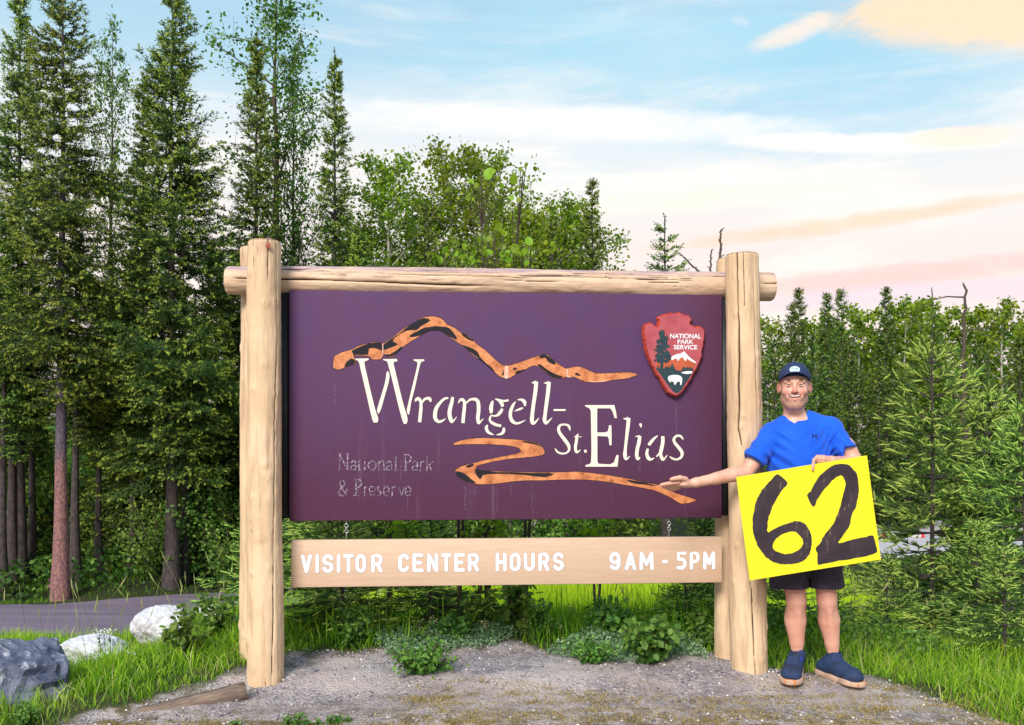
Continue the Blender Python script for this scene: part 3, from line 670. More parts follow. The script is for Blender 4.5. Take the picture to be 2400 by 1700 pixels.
    F = [(1800, 765, 24, 'far aspen just right of the sign\'s right post'), (1910, 760, 25, 'far aspen between the slim spires'), (2015, 735, 24.5, 'far aspen with rounded crown left of the single spire'),
         (2120, 722, 24, 'far aspen right of the single spire'), (2160, 720, 25.5, 'far aspen behind the bare young leader'), (2260, 738, 24.4, 'far aspen between the two bare leaders and the right edge'),
         (2345, 725, 23.6, 'far aspen with open airy top near the right edge'), (2420, 760, 24.6, 'far aspen at the right edge'), (1960, 780, 26, 'far aspen low behind the pair of spires'), (2080, 790, 25, 'far aspen low under the single spire')]
    for i, (u, v, Y, lab) in enumerate(F):
        tree_at('aspen_tree', lab, 'tree', u, v, Y, farA, rz=i * 2.3, group='far aspens behind the car park')
    # the far wood: reads as one mass
    rng = np.random.default_rng(8); A = Acc(); n = 42000
    x = rng.uniform(-34, 40, n); y = rng.uniform(26, 36, n); top = 3.1 + 2.0 * ss(5, 14, x) + 1.1 * vnoise(np.stack([x, y * 0, x * 0], -1), .9, 1) + .7 * vnoise(np.stack([x, y * 0, x * 0], -1), 3, 2)
    top = np.where(x < -3, top - .4, top); z = -.6 + top * rng.random(n) ** .8 * 1.0
    P = np.stack([x, y, z], -1); leaves(A, P, .30, rng, np.clip(rng.normal(.35 + .3 * vnoise(P, .6, 5), .15), 0, 1))
    tag(link('distant_wood', A.mesh('distant_wood', M_SHRUB)), 'dense far-off wood closing the view behind the trees', kind='stuff')
build_trees()

# young spruces near the right side and behind the sign
def build_young():
    y1 = spruce_mesh('young_spruce_a', 3.1, .80, 51, base=.03, gap=.21, nb=10, tgap=.105, sl=.105, k=26, nl=.021, nw=.0062, leader=.48, body=.0060, mat=M_SPRUCE_Y, newtip=.95, droop=.02, power=.8, rag=.2, tr=.03)
    y2 = spruce_mesh('young_spruce_b', 2.6, .85, 52, base=.03, gap=.22, nb=9, tgap=.115, sl=.105, k=22, nl=.020, nw=.0062, leader=.22, body=.0060, mat=M_SPRUCE_Y, newtip=.75, droop=.12, power=.8, rag=.3, tr=.03)
    y3 = spruce_mesh('young_spruce_c', 1.3, .55, 53, base=.03, gap=.14, nb=8, tgap=.085, sl=.085, k=18, nl=.018, nw=.0055, leader=.12, body=.0050, mat=M_SPRUCE_Y, newtip=.8, droop=.05, power=.85, tr=.016)
    S = [(2185, 688, 8.0, y1, 'young light green spruce with a bare upright tip, left of the dead leader', .80), (2268, 850, 8.9, y2, 'young spruce at the foot of the dead dark leader', .8),
         (2318, 812, 7.9, y1, 'young light green spruce right of the dead leader', .75), (2400, 925, 7.2, y2, 'bushy young spruce cut by the right edge of the photo', .8),
         (2290, 1210, 6.9, y2, 'dark dense young spruce near the grass under the taller young ones', 1.1),
         (2080, 1295, 6.6, y3, 'small young spruce low behind the man\'s left leg', 1.), (1965, 1330, 7.2, y3, 'small spruce between the man and the young spruce group', 1.),
         (2355, 1260, 6.0, y3, 'smallest light young spruce in the grass at the right edge', 1.),
         (1850, 1330, 6.2, y3, 'dark small spruce behind the man\'s right leg', 1.2)]
    for i, (u, v, Y, ms, lab, sx) in enumerate(S):
        tree_at('young_spruce', lab, 'tree', u, v, Y, ms, rz=i * 1.1 + .5, group='young spruces beside and behind the sign', sx=sx)
    S = [(-.55, 5.98, .78, y3, 'low dark spruce with level branches under the left half of the hours board', 1.6), (-1.12, 5.85, .75, y3, 'low dark spruce right behind the left post under the hours board', 1.5), (-.95, 6.9, 1.75, y2, 'low spreading spruce behind the left part of the hours board', 1.1),
         (-1.35, 6.5, 1.3, y2, 'spruce bush close behind the left post', 1.0), (1.42, 6.5, 1.4, y2, 'dark spruce behind the right end of the hours board', .7),
         (2.0, 7.6, 1.7, y2, 'spruce behind the right post', 1.), (1.15, 5.9, .62, y3, 'small spruce beside the foot of the right post', 1.2), (-1.9, 6.9, 1.0, y3, 'small spruce in the grass left of the left post', 1.2)]
    for i, (x, Y, H, ms, lab, sx) in enumerate(S):
        plant('young_spruce', lab, 'tree', x, Y, ms, H=H, rz=i * 2.1, group='young spruces beside and behind the sign', sx=sx)
    # dead leader of the second tree and bare tips near the right post
    A = Acc(); rng = np.random.default_rng(3)
    for (u, v0, v1, Y, r, lab) in ((2268, 668, 1000, 8.68, .02, 'dead dark leader of a young spruce, knobbly and bare, against the sky'), (1691, 536, 700, 6.4, .010, 'bare knobbly spruce tip rising behind the right post'),
                                   (1667, 587, 700, 6.5, .008, 'short bare spruce tip left of the right post'), (1622, 628, 700, 6.6, .006, None)):
        A = Acc()
        if lab is None:
            P0, P1 = at(1590, 592, Y), at(1640, 640, Y); lab = 'thin slanting bare twig above the rail near the right post'
        else: P1, P0 = at(u - 5, v1, Y), at(u, v0, Y)
        base = np.array([P1[0], P1[1], gz1(P1[0], P1[1]) - .05]); s = np.linspace(0, 1, 26)[:, None]
        up = P1 + (P0 - P1) * s + rng.normal(0, r * .35, (26, 3)); up = up - (up[0] - P1)
        A.tube(np.vstack([base, up]), np.concatenate([[r * 1.6], r * (1.25 - .75 * s[:, 0]) * (1 + .28 * rng.random(26))]), 7)
        for q in range(26):
            if Y > 8 and q < 4: continue
            a = rng.uniform(0, 6.28); l = r * rng.uniform(1., 2.4) * (1 if q % 5 else 2.0); d = np.array([np.cos(a), np.sin(a) * .6, .5]) * l
            A.tube([up[q], up[q] + d], [r * .5, r * .25], 4, cap=True)
        if Y > 8:
            for (du, dv, l) in ((-1, .05, .33), (1, .22, .30), (-1, .40, .25), (1, .5, .5)):
                b = up[int(25 * (1 - dv * 1.4)) if dv < .6 else 6]; A.tube([b, b + np.array([du * l * .5, .02, .01]), b + np.array([du * l, 0, .03 * du])], [.009, .007, .004], 5)
        root = P1 * [1, 1, 0] + [0, 0, gz1(P1[0], P1[1])]
        o = link('bare_sapling', A.mesh('bare_sapling', M_TWIG, off=root), loc=root); tag(o, lab, 'sapling')
    # dry silvery twigs in the dark young spruce
build_young()

# round-leaved aspen saplings behind the sign: each big leaf is a piece of its own
M_BIGLEAF = leafy('round_aspen_leaf', (.12, .24, .015), (.22, .38, .025), (.40, .52, .06), .45, .4, .5)
def round_leaf():
    a = np.linspace(0, 2 * np.pi, 12, endpoint=False); r = 1 + .10 * np.cos(a) + .035 * (np.arange(12) % 2) + .22 * np.exp(-((a - np.pi) / .25) ** 2)
    V = np.stack([np.sin(a) * r * .5, .5 + -np.cos(a) * r * .5, (.14 * np.abs(np.sin(a)) - .05 * np.cos(a))], -1); V = np.vstack([V, [[0, .5, 0]]])
    V = np.vstack([V, [[-.012, -.42, .0], [.012, -.42, 0], [.012, .02, 0], [-.012, .02, 0]]])
    T = np.array([(i, (i + 1) % 12, 12) for i in range(12)]); Qd = np.array([(13, 14, 15, 16)])
    return mesh_np('round_leaf', V, [T, Qd], M_BIGLEAF, {'tone': np.full(17, .6)}, True)
def build_saplings():
    me = round_leaf(); rng = np.random.default_rng(77)
    def sapling(label, base_u, Y, stems):
        x0 = (base_u - 1200) / FPX * Y; root = np.array([x0, Y, gz1(x0, Y)])
        r = thing('aspen_sapling', label, 'sapling', root, 'aspen saplings behind the sign'); A = Acc(); LV = []
        for (u1, v1, spots) in stems:
            tip = at(u1, v1, Y + rng.normal(0, .05)) - root; s = np.linspace(0, 1, 9)[:, None]
            B = tip * s + np.sin(s * 3) * rng.normal(0, .02, 3); B[0] = (0, 0, -.04); A.tube(B, np.linspace(.013, .0045, 9), 5)
            for (u, v, d) in spots:
                p = at(u, v, Y + rng.uniform(-.15, .15)) - root; j = np.argmin(np.linalg.norm(B - p, axis=1)); b = B[max(0, j - 1)]
                A.tube([b, (b + p) / 2 + [0, 0, .01], p], [.0045, .0032, .0022], 4); LV.append((p, d / FPX * Y))
        fo = Acc(); q_ = np.array([p_ for p_, d_ in LV]); q_ = q_[rng.integers(0, len(q_), 130)] + rng.normal(0, .05, (130, 3)); leaves(fo, q_, .034, rng, np.clip(rng.normal(.55, .2, 130), 0, 1), 7); link('foliage', fo.mesh('sapling_foliage', M_ASPEN), r)
        link('stem', A.mesh('sapling_stem', M_TWIG), r)
        for p, d in LV:
            o = link('leaf', me, r, p); d = d * rng.uniform(.5, .85); o.scale = (d, d * rng.uniform(.9, 1.15), d)
            o.rotation_euler = (rng.uniform(.9, 2.0), rng.uniform(-.7, .7), rng.uniform(-2.4, 2.4) if rng.random() < .5 else rng.uniform(-.5, .5))
    def spots(n, u0, u1, v0, v1, d0=20, d1=32): return [(rng.uniform(u0, u1), rng.uniform(v0, v1), rng.uniform(d0, d1)) for _ in range(n)]
    sapling('tall aspen sapling with round bright leaves above the middle of the rail', 1140, 6.2,
            [(1128, 395, [(1105, 432, 20), (1142, 420, 34), (1155, 408, 22), (1118, 440, 20), (1130, 455, 22), (1100, 470, 26), (1180, 440, 22), (1205, 432, 26), (1150, 490, 24), (1128, 520, 22), (1165, 540, 24), (1135, 560, 22)]),
             (1226, 400, [(1220, 402, 14), (1232, 397, 13), (1226, 410, 16), (1216, 475, 20), (1200, 470, 20)]),
             (1160, 560, spots(8, 1120, 1190, 540, 622, 20, 30))])
    sapling('aspen sapling whose round leaves peek over the rail left of the middle', 1075, 6.0, [(1040, 590, [(1037, 594, 28), (1030, 615, 18), (1085, 617, 18), (1105, 615, 24)] + spots(5, 1060, 1120, 600, 622, 16, 24)), (1110, 600, spots(5, 1090, 1150, 585, 622, 16, 26))])
    sapling('aspen sapling whose pale leaves peek over the rail right of the middle', 1230, 6.1,
            [(1245, 575, [(1243, 575, 24), (1240, 600, 24), (1212, 592, 28), (1195, 615, 20)] + spots(5, 1190, 1260, 595, 622, 16, 24)), (1298, 570, [(1298, 576, 20), (1290, 590, 22), (1299, 590, 20), (1272, 610, 16)])])
    for (u, lab, u0, u1) in ((905, 'leafy aspen shoot seen between panel and hours board, left', 890, 985), (1120, 'leafy aspen shoot seen between panel and hours board, middle', 1075, 1185), (1400, 'leafy aspen shoot seen between panel and hours board, right', 1345, 1450)):
        sapling(lab, u, 6.0, [(u, 1215, spots(20, u0, u1, 1222, 1275, 14, 24)), (u + 25, 1230, spots(12, u0, u1, 1235, 1290, 14, 24))])
build_saplings()

# low plants at the edge of the gravel
def build_low_plants():
    M_SILVER = leafy('silvery_leaves', (.09, .17, .09), (.18, .30, .16), (.36, .48, .28), .2, .7)
    M_DARKLEAF = leafy('dark_broad_leaves', (.022, .075, .014), (.075, .20, .034), (.19, .38, .07), .3, .5)
    M_YEL = simple('pale_yellow_petals', (.72, .66, .28), (.80, .72, .45), 40, .6)
    M_WHITE = simple('white_petals', (.75, .76, .72), (.6, .62, .55), 40, .6)
    M_PINK = simple('magenta_petals', (.45, .09, .22), (.35, .08, .20), 40, .6)
    bush = shrub_mesh('broad_leaf_plant', .34, .20, 61, stems=18, n=620, size=.048, mat=M_DARKLEAF, pts=6, flat=.3)
    mound = shrub_mesh('mounded_plant', .15, .20, 62, stems=26, n=900, size=.026, mat=M_DARKLEAF, pts=6, flat=.35, tone=(.5, .25))
    stalk = shrub_mesh('upright_plant', .50, .20, 63, stems=9, n=380, size=.056, mat=M_SHRUB, pts=6, flat=.3, tone=(.5, .2))
    weed = shrub_mesh('small_weed', .07, .045, 64, stems=7, n=110, size=.022, mat=M_DARKLEAF, pts=6, flat=.25, tone=(.6, .2))
    def pu(u, v): Y = FPX * (CZ - .03) / (v - HY); return (u - 1200) / FPX * Y, Y
    spec = [(990, 1582, mound, .17, 'dark green mounded plant on the gravel left of the middle'), (1385, 1562, mound, .13, 'low dark mounded plant on the gravel right of the middle'),
            (1525, 1562, bush, .33, 'bushy broad-leaved plant in front of the gap left of the right post'),
            (1205, 1505, stalk, .50, 'upright dark leafy plant under the middle of the hours board'), (1130, 1500, stalk, .30, 'shorter leafy plant left of the upright one under the hours board'),
            (1270, 1510, stalk, .28, 'shorter leafy plant right of the upright one under the hours board'), (830, 1535, stalk, .30, 'leafy stalk behind the gravel right of the left post'),
            (1640, 1530, stalk, .28, 'leafy stalk close to the right post'), (1430, 1520, bush, .30, 'leafy plant between the mounded plant and the bushy one'),
            (430, 1565, stalk, .34, 'tall leafy weed in the grass in front of the white boulders'), (500, 1520, stalk, .36, 'tall leafy weed beside the left post, nearer the boulders'),
            (1062, 1520, bush, .2, 'small leafy plant among the silvery ground cover'), (60, 1690, bush, .12, 'small leafy weed in front of the dark boulder')]
    for i, (u, v, ms, H, lab) in enumerate(spec):
        x, y = pu(u, v); plant('leafy_plant', lab, 'plant', x, y, ms, H=H, rz=i * 1.7, group='leafy plants at the edge of the gravel', names=('stem', 'foliage'))
    wl = ['tiny green weed in the gravel, leftmost of the row at the bottom edge', 'largest tiny weed of the row in the gravel at the bottom edge', 'tiny weed close right of the largest one at the bottom edge', 'tiny weed in the middle of the row at the bottom edge',
          'upright tiny weed right of the row\'s middle at the bottom edge', 'tiny weed beside the upright one at the bottom edge', 'smallest tiny weed, right end of the row at the bottom edge', 'single tiny weed in the gravel below the edging timber']
    for i, (u, v, s) in enumerate([(672, 1685, 1.), (700, 1686, 1.2), (715, 1690, .9), (744, 1684, .7), (774, 1680, .8), (792, 1678, .9), (816, 1676, .6), (550, 1692, .8)]):
        x, y = pu(u, v); plant('small_weed', wl[i], 'plant', x, y, weed, H=.045 * s, rz=i * 2., group='tiny weeds in the gravel', names=('stem', 'foliage'))
    # silvery ground cover: stuff
    rng = np.random.default_rng(9); n = 15000; u = rng.uniform(880, 1640, n)
    e = np.interp((u - 1200) / FPX * 5.6, PADX, PADY); y = e + rng.normal(.05, .13, n); x = (u - 1200) / FPX * 5.6
    c = vnoise(np.stack([x, y, x * 0], -1), 3.5, 4); k = (c > -.15) & (y > e - .16); x, y = x[k], y[k]
    A = Acc(); h = rng.random(len(x)) ** .7 * .10 * (.4 + .6 * ss(-.1, .2, y - np.interp(x, PADX, PADY)))
    leaves(A, np.stack([x, y, gz(x, y) + h], -1), .022, rng, np.clip(rng.normal(.5, .25, len(x)), 0, 1))
    tag(link('ground_cover', A.mesh('ground_cover', M_SILVER)), 'silvery green creeping ground cover along the back edge of the gravel', kind='stuff')
    # herb layer behind the sign and along the right side
    A = Acc(); n = 26000; x = rng.uniform(-1.6, 4.2, n); y = rng.uniform(5.7, 7.4, n); c = vnoise(np.stack([x, y, x * 0], -1), 2.2, 14); k = (c > -.1) & (pad_edge(x, y) < -.08) & ~((x > -.45) & (x < 1.05) & (y > 6.1)); x, y, c = x[k], y[k], c[k]
    h = rng.random(len(x)) * (.07 + .22 * np.maximum(c, 0)) ; leaves(A, np.stack([x, y, gz(x, y) + h], -1), .036, rng, np.clip(rng.normal(.45, .25, len(x)), 0, 1))
    n = 9000; x = rng.uniform(-9, -1.2, n); y = rng.uniform(10.8, 13.5, n); k = y > road_c(x) + road_w(x) + .3; x, y = x[k], y[k]
    leaves(A, np.stack([x, y, gz(x, y) + rng.random(len(x)) * .45], -1), .075, rng, np.clip(rng.normal(.35, .25, len(x)), 0, 1))
    tag(link('undergrowth', A.mesh('undergrowth', M_SHRUB)), 'low leafy undergrowth behind the sign and under the trees', kind='stuff')
    # flowers
    def flower(label, u, v, Y, mat, n, r, size, hroot=None, group='wild flowers'):
        p = at(u, v, Y); p[2] = max(p[2], gz1(p[0], Y) + .08); root = np.array([p[0], Y, gz1(p[0], Y)]); A = Acc()
        t = thing('wild_flower', label, 'flower', root, group)
        top = p - root; B = np.array([[0, 0, -.02], top * .5 + [.01, 0, 0], top]); A.tube(B, [.0025, .002, .0015], 4)
        leaves(A, np.outer(rng.random(8), top) + rng.normal(0, .008, (8, 3)), .03, rng, np.full(8, .5)); link('stem', A.mesh('flower_stem', M_SHRUB), t)
        Bm = Acc(); q = rng.normal(0, 1, (n, 3)) * np.array(r); leaves(Bm, top + q, size, rng, np.full(n, .5), 4); link('blossom', Bm.mesh('flower_head', mat), t)
    yl = ['above the mounded plant left of the middle', 'standing tallest left of the middle of the hours board', 'lowest, left above the mounded plant', 'between the mounded plant and the upright plant', 'just right of the upright dark plant', 'left one of a close pair before the meadow', 'right one of a close pair before the meadow', 'above the bushy plant near the right post', 'right of the bushy plant near the right post', 'left of the upright dark plant']
    for i, (u, v) in enumerate([(1000, 1490), (1017, 1455), (978, 1515), (1085, 1500), (1235, 1480), (1290, 1490), (1310, 1485), (1575, 1475), (1590, 1500), (1140, 1495)]):
        flower('pale yellow flower head ' + yl[i], u, v, 5.75, M_YEL, 26, (.012, .012, .022), .014, group='pale yellow flowers along the gravel edge')
    wl2 = ['in front of the low white boulder, left one of three', 'in front of the low white boulder, middle one of three', 'in front of the low white boulder, lowest of three', 'beside the rounded white boulder near the post', 'at the small white stone by the left post', 'low in the grass below the white boulders', 'low in the grass between boulders and left post']
    for i, (u, v, Y) in enumerate([(232, 1478, 5.3), (255, 1476, 5.3), (243, 1484, 5.25), (490, 1440, 5.6), (545, 1412, 6.0), (300, 1540, 5.1), (415, 1530, 5.2)]):
        flower('flat white flower cluster ' + wl2[i], u, v, Y, M_WHITE, 34, (.022, .018, .003), .012, group='white flowers by the boulders')
    for i, (u, v, Y) in enumerate([(1147, 1452, 6.0), (1340, 1430, 6.2), (120, 1365, 11.2), (128, 1372, 11.2)]):
        flower(['magenta flower left of the upright dark plant', 'magenta flower before the meadow right of the middle', 'pink flower at the foot of the reddish trunk, left one', 'pink flower at the foot of the reddish trunk, right one'][i], u, v, Y, M_PINK, 16, (.014, .012, .02), .018 if Y < 8 else .05, group='magenta flowers')
build_low_plants()

# boulders, edging timbers, car park barrier
def build_stones():
    def boulder(label, u0, u1, v_top, v_base, Y, mat, seed, zgrow=1., depth=.8, rough=.22, cut=()):
        p0, p1 = at(u0, v_base, Y), at(u1, v_base, Y); cx = (p0[0] + p1[0]) / 2; rx = (p1[0] - p0[0]) / 2; zt = at(0, v_top, Y)[2]; zb = gz1(cx, Y) - .06
        bm = bmesh.new(); bmesh.ops.create_icosphere(bm, subdivisions=4 if rough > .4 else 5, radius=1)
        V = np.array([v.co[:] for v in bm.verts]); rng = np.random.default_rng(seed)
        V = np.sign(V) * np.abs(V) ** .85
        for _ in range(9):
            d = rng.normal(size=3); d /= np.linalg.norm(d); c = rng.uniform(.62, .86); q = V @ d; V = V - np.outer(np.maximum(q - c, 0) * (.97 if rough > .4 else .85), d)
        V = V * (1 + rough * .30 * fbm(V, 1.6, 5, seed) + rough * .16 * fbm(V, 6, 4, seed + 5) - rough * .25 * np.exp(-(vnoise(V, 2.2, seed + 9) / .05) ** 2))[:, None]
        V = V / np.abs(V[:, 0]).max(); V[:, 2] = (V[:, 2] - V[:, 2].min()) / np.ptp(V[:, 2])
        V = np.stack([V[:, 0] * rx, V[:, 1] * rx * depth, V[:, 2] * (zt - zb)], -1)
        for v, c in zip(bm.verts, V): v.co = c
        me = bpy.data.meshes.new('boulder'); bm.to_mesh(me); bm.free(); me.materials.append(mat)
        me.polygons.foreach_set('use_smooth', np.full(len(me.polygons), False))
        o = link('boulder', me, loc=(cx, Y, zb)); tag(o, label, 'boulder', 'boulders left of the sign')
    def stone(name, a, b, c, sc, bmp):
        m, t = new_mat(name); n = t.noise(t.geo, sc, 8, .65, .6); n2 = t.noise(t.map(t.geo, (1, 2.5, 1), rot=(.4, .3, .5)), sc * 2.3, 6, .6)
        col = t.mix(t.maprange(n, .38, .62), a, b); col = t.mix(t.maprange(n2, .56, .70), col, c); t.set(t.b.inputs['Base Color'], col); t.b.inputs['Roughness'].default_value = .8
        bump(t, t.math('ADD', n, n2), bmp, .03); return m
    dark = stone('dark_blue_rock', (.05, .065, .13), (.17, .19, .26), (.42, .43, .50), 5.5, 1.)
    white = stone('white_rock', (.62, .62, .66), (.50, .49, .54), (.40, .36, .36), 3, .6)
    boulder('big dark blue-grey rough boulder at the bottom left corner', -80, 190, 1488, 1672, 4.70, dark, 3, depth=.8, rough=.42)
    boulder('low white boulder between the dark boulder and the rounded white one', 140, 300, 1484, 1590, 5.45, white, 5, rough=.26)
    boulder('rounded white boulder, largest of the pale ones, near the left post', 305, 462, 1418, 1560, 5.9, white, 8, rough=.24)
    boulder('small white stone half hidden in the plants beside the left post', 455, 540, 1415, 1500, 6.7, white, 12, rough=.12)
    wood = simple('weathered_timber', (.27, .19, .14), (.13, .09, .075), 8, .9, .5, stretch=(1, 8, 8))
    def timber(label, a, b, h, w):
        a = np.array(a); b = np.array(b); d = b - a; L = np.linalg.norm(d); A = Acc(); n = 14
        for k in range(n): pass
        s = np.linspace(0, L, n); rng = np.random.default_rng(6); P = []
        for x in s:
            j = rng.normal(0, .002, 8); P += [(x, -w / 2 + j[0], j[1]), (x, w / 2 + j[2], j[3]), (x, w / 2 + j[4], h + j[5]), (x, -w / 2 + j[6], h + j[7])]
        Q = [(i * 4 + e, i * 4 + (e + 1) % 4, i * 4 + 4 + (e + 1) % 4, i * 4 + 4 + e) for i in range(n - 1) for e in range(4)] + [(3, 2, 1, 0), (n * 4 - 4, n * 4 - 3, n * 4 - 2, n * 4 - 1)]
        A.add(P, Q=Q); o = link('edging_timber', A.mesh('edging_timber', wood), loc=a); o.rotation_euler = (0, -math.atan2(d[2], math.hypot(d[0], d[1])), math.atan2(d[1], d[0]))
        tag(o, label, 'timber', 'timbers edging the gravel')
    gl = lambda u, v: at(u, v, FPX * (CZ - .02) / (v - HY))
    a, b = gl(330, 1657), gl(580, 1630); a[2] = -.075; b[2] = -.005 + gz1(b[0], b[1]); timber('weathered edging timber half sunk in gravel at the foot of the left post', a, b, .085, .06)
    a, b = gl(1795, 1580), gl(1990, 1598); a[2] = .0; b[2] = .0; timber('pale edging timber behind the man\'s shoes', a, b, .035, .05)
    # log barrier by the car park
    for (u0, u1, v, Y, red, lab) in ((2062, 2165, 1222, 17.2, True, 'low white parking log with red ends on the car park'),):
        p0, p1 = at(u0, v, Y), at(u1, v, Y); z = gz1((p0[0] + p1[0]) / 2, Y) + .055; r = thing('parking_log', lab, 'barrier', (p0[0], Y, z))
        L = p1[0] - p0[0]; A = Acc(); A.tube([(.07, 0, 0), (L - .07, 0, 0)], .045, 12, cap=True); link('log', A.mesh('parking_log', simple('white_log_paint' + str(u0), (.6, .55, .52))), r)
        for k, x in enumerate((0, L - .07)):
            A = Acc(); A.tube([(x, 0, 0), (x + .07, 0, 0)], .047, 12, cap=True); link('red_end', A.mesh('red_end', simple('red_paint' + str(u0) + str(k), (.55, .04, .04))), r)
build_stones()
# ------------------------------------------------------------------ the park sign
PLX, PLY, PRX, PRY = -1.271, 5.06, 1.243, 5.23
SM = (PRY - PLY) / (PRX - PLX); SYAW = math.atan(SM); SCA, SSA = math.cos(SYAW), math.sin(SYAW)
def sp(u, v, d=0.):
    """photo pixel -> point on the sign's face, in the sign's own frame (x along it, z up), d metres proud of the face"""
    a = (u - 1200) / FPX; y0 = PLY - d / SCA - SM * PLX; Y = y0 / (1 - SM * a); x = a * Y; z = CZ - (v - HY) / FPX * Y
    return np.array([(x - PLX) * SCA + (Y - PLY) * SSA, z])
def poly_plate(A, pts, d, h, tone=0., holes=()):
    """flat plate with outline pts (x, z): front face at depth -d, its rim going back by h"""
    loops = [np.asarray(pts, float)] + [np.asarray(q, float) for q in holes]
    tri = tessellate_polygon([[Vector((p[0], p[1], 0)) for p in l] for l in loops])
    P = np.concatenate(loops); n = len(P); V = np.stack([P[:, 0], np.full(n, -d), P[:, 1]], -1); T = np.array(tri)
    nr = np.cross(V[T[:, 1]] - V[T[:, 0]], V[T[:, 2]] - V[T[:, 0]])[:, 1]; T[nr > 0] = T[nr > 0][:, ::-1]
    A.add(V, T=T, tone=tone); o = 0
    for l in loops:
        k = len(l); F = V[o:o + k]; Bk = F + [0, h, 0]; i = np.arange(k); j = (i + 1) % k
        A.add(np.vstack([F, Bk]), Q=np.stack([i, j, j + k, i + k], -1), tone=tone); o += k
def smooth_closed(P, k=4):
    P = np.asarray(P, float); n = len(P); out = []
    for i in range(n):
        p0, p1, p2, p3 = P[i - 1], P[i], P[(i + 1) % n], P[(i + 2) % n]
        for t in np.arange(k) / k:
            out.append(.5 * (2 * p1 + (p2 - p0) * t + (2 * p0 - 5 * p1 + 4 * p2 - p3) * t * t + (3 * p1 - p0 - 3 * p2 + p3) * t ** 3))
    return np.array(out)
def smooth_open(P, k=5):
    P = np.asarray(P, float)
    if len(P) < 3: return P
    Q = np.vstack([2 * P[0] - P[1], P, 2 * P[-1] - P[-2]]); out = []
    for i in range(1, len(Q) - 2):
        p0, p1, p2, p3 = Q[i - 1:i + 3]
        for t in np.arange(k) / k:
            out.append(.5 * (2 * p1 + (p2 - p0) * t + (2 * p0 - 5 * p1 + 4 * p2 - p3) * t * t + (3 * p1 - p0 - 3 * p2 + p3) * t ** 3))
    out.append(P[-1]); return np.array(out)
_dn = [0]
def stroke(A, pts, d, h=.002, rounded=False, smooth=True, tone=0.):
    """a pen stroke: pts = (x, z, width)"""
    P = smooth_open(pts) if smooth else np.asarray(pts, float)
    c = P[:, :2]; w = np.maximum(P[:, 2], .0004) / 2
    if len(P) == 2: T = np.tile(c[1] - c[0], (2, 1))
    else: T = np.gradient(c, axis=0)
    T /= np.linalg.norm(T, axis=1)[:, None] + 1e-12; N = np.stack([-T[:, 1], T[:, 0]], -1)
    L = c + N * w[:, None]; R = c - N * w[:, None]
    if rounded:
        a = np.linspace(0, np.pi, 9)[1:-1]
        e = c[-1] + w[-1] * (np.cos(a)[:, None] * N[-1] + np.sin(a)[:, None] * T[-1]); b = c[0] + w[0] * (-np.cos(a)[:, None] * N[0] - np.sin(a)[:, None] * T[0])
    else: e = b = np.zeros((0, 2))
    _dn[0] = (_dn[0] + 1) % 7; d = d + _dn[0] * .00013
    # ribbon
    n = len(P); V = np.concatenate([L, R]); V3 = np.stack([V[:, 0], -d - np.tile(np.arange(n), 2) * 1.5e-5, V[:, 1]], -1); i = np.arange(n - 1)
    Q = np.stack([i, i + 1, n + i + 1, n + i], -1)
    A.add(V3, Q=Q, tone=tone)
    for cap, ctr, pa, pb in ((e, c[-1], L[-1], R[-1]), (b, c[0], R[0], L[0])):
        if len(cap):
            W_ = np.vstack([ctr, pa, cap, pb]); V4 = np.stack([W_[:, 0], np.full(len(W_), -d + .00006), W_[:, 1]], -1); k = np.arange(1, len(W_) - 1)
            A.add(V4, T=np.stack([np.zeros_like(k), k, k + 1], -1), tone=tone)
    out = np.vstack([L, e, R[::-1], b]); k = len(out); F = np.stack([out[:, 0], np.full(k, -d), out[:, 1]], -1); i = np.arange(k); j = (i + 1) % k
    A.add(np.vstack([F, F + [0, h + d * 0, 0]]), Q=np.stack([i, j, j + k, i + k], -1), tone=tone)

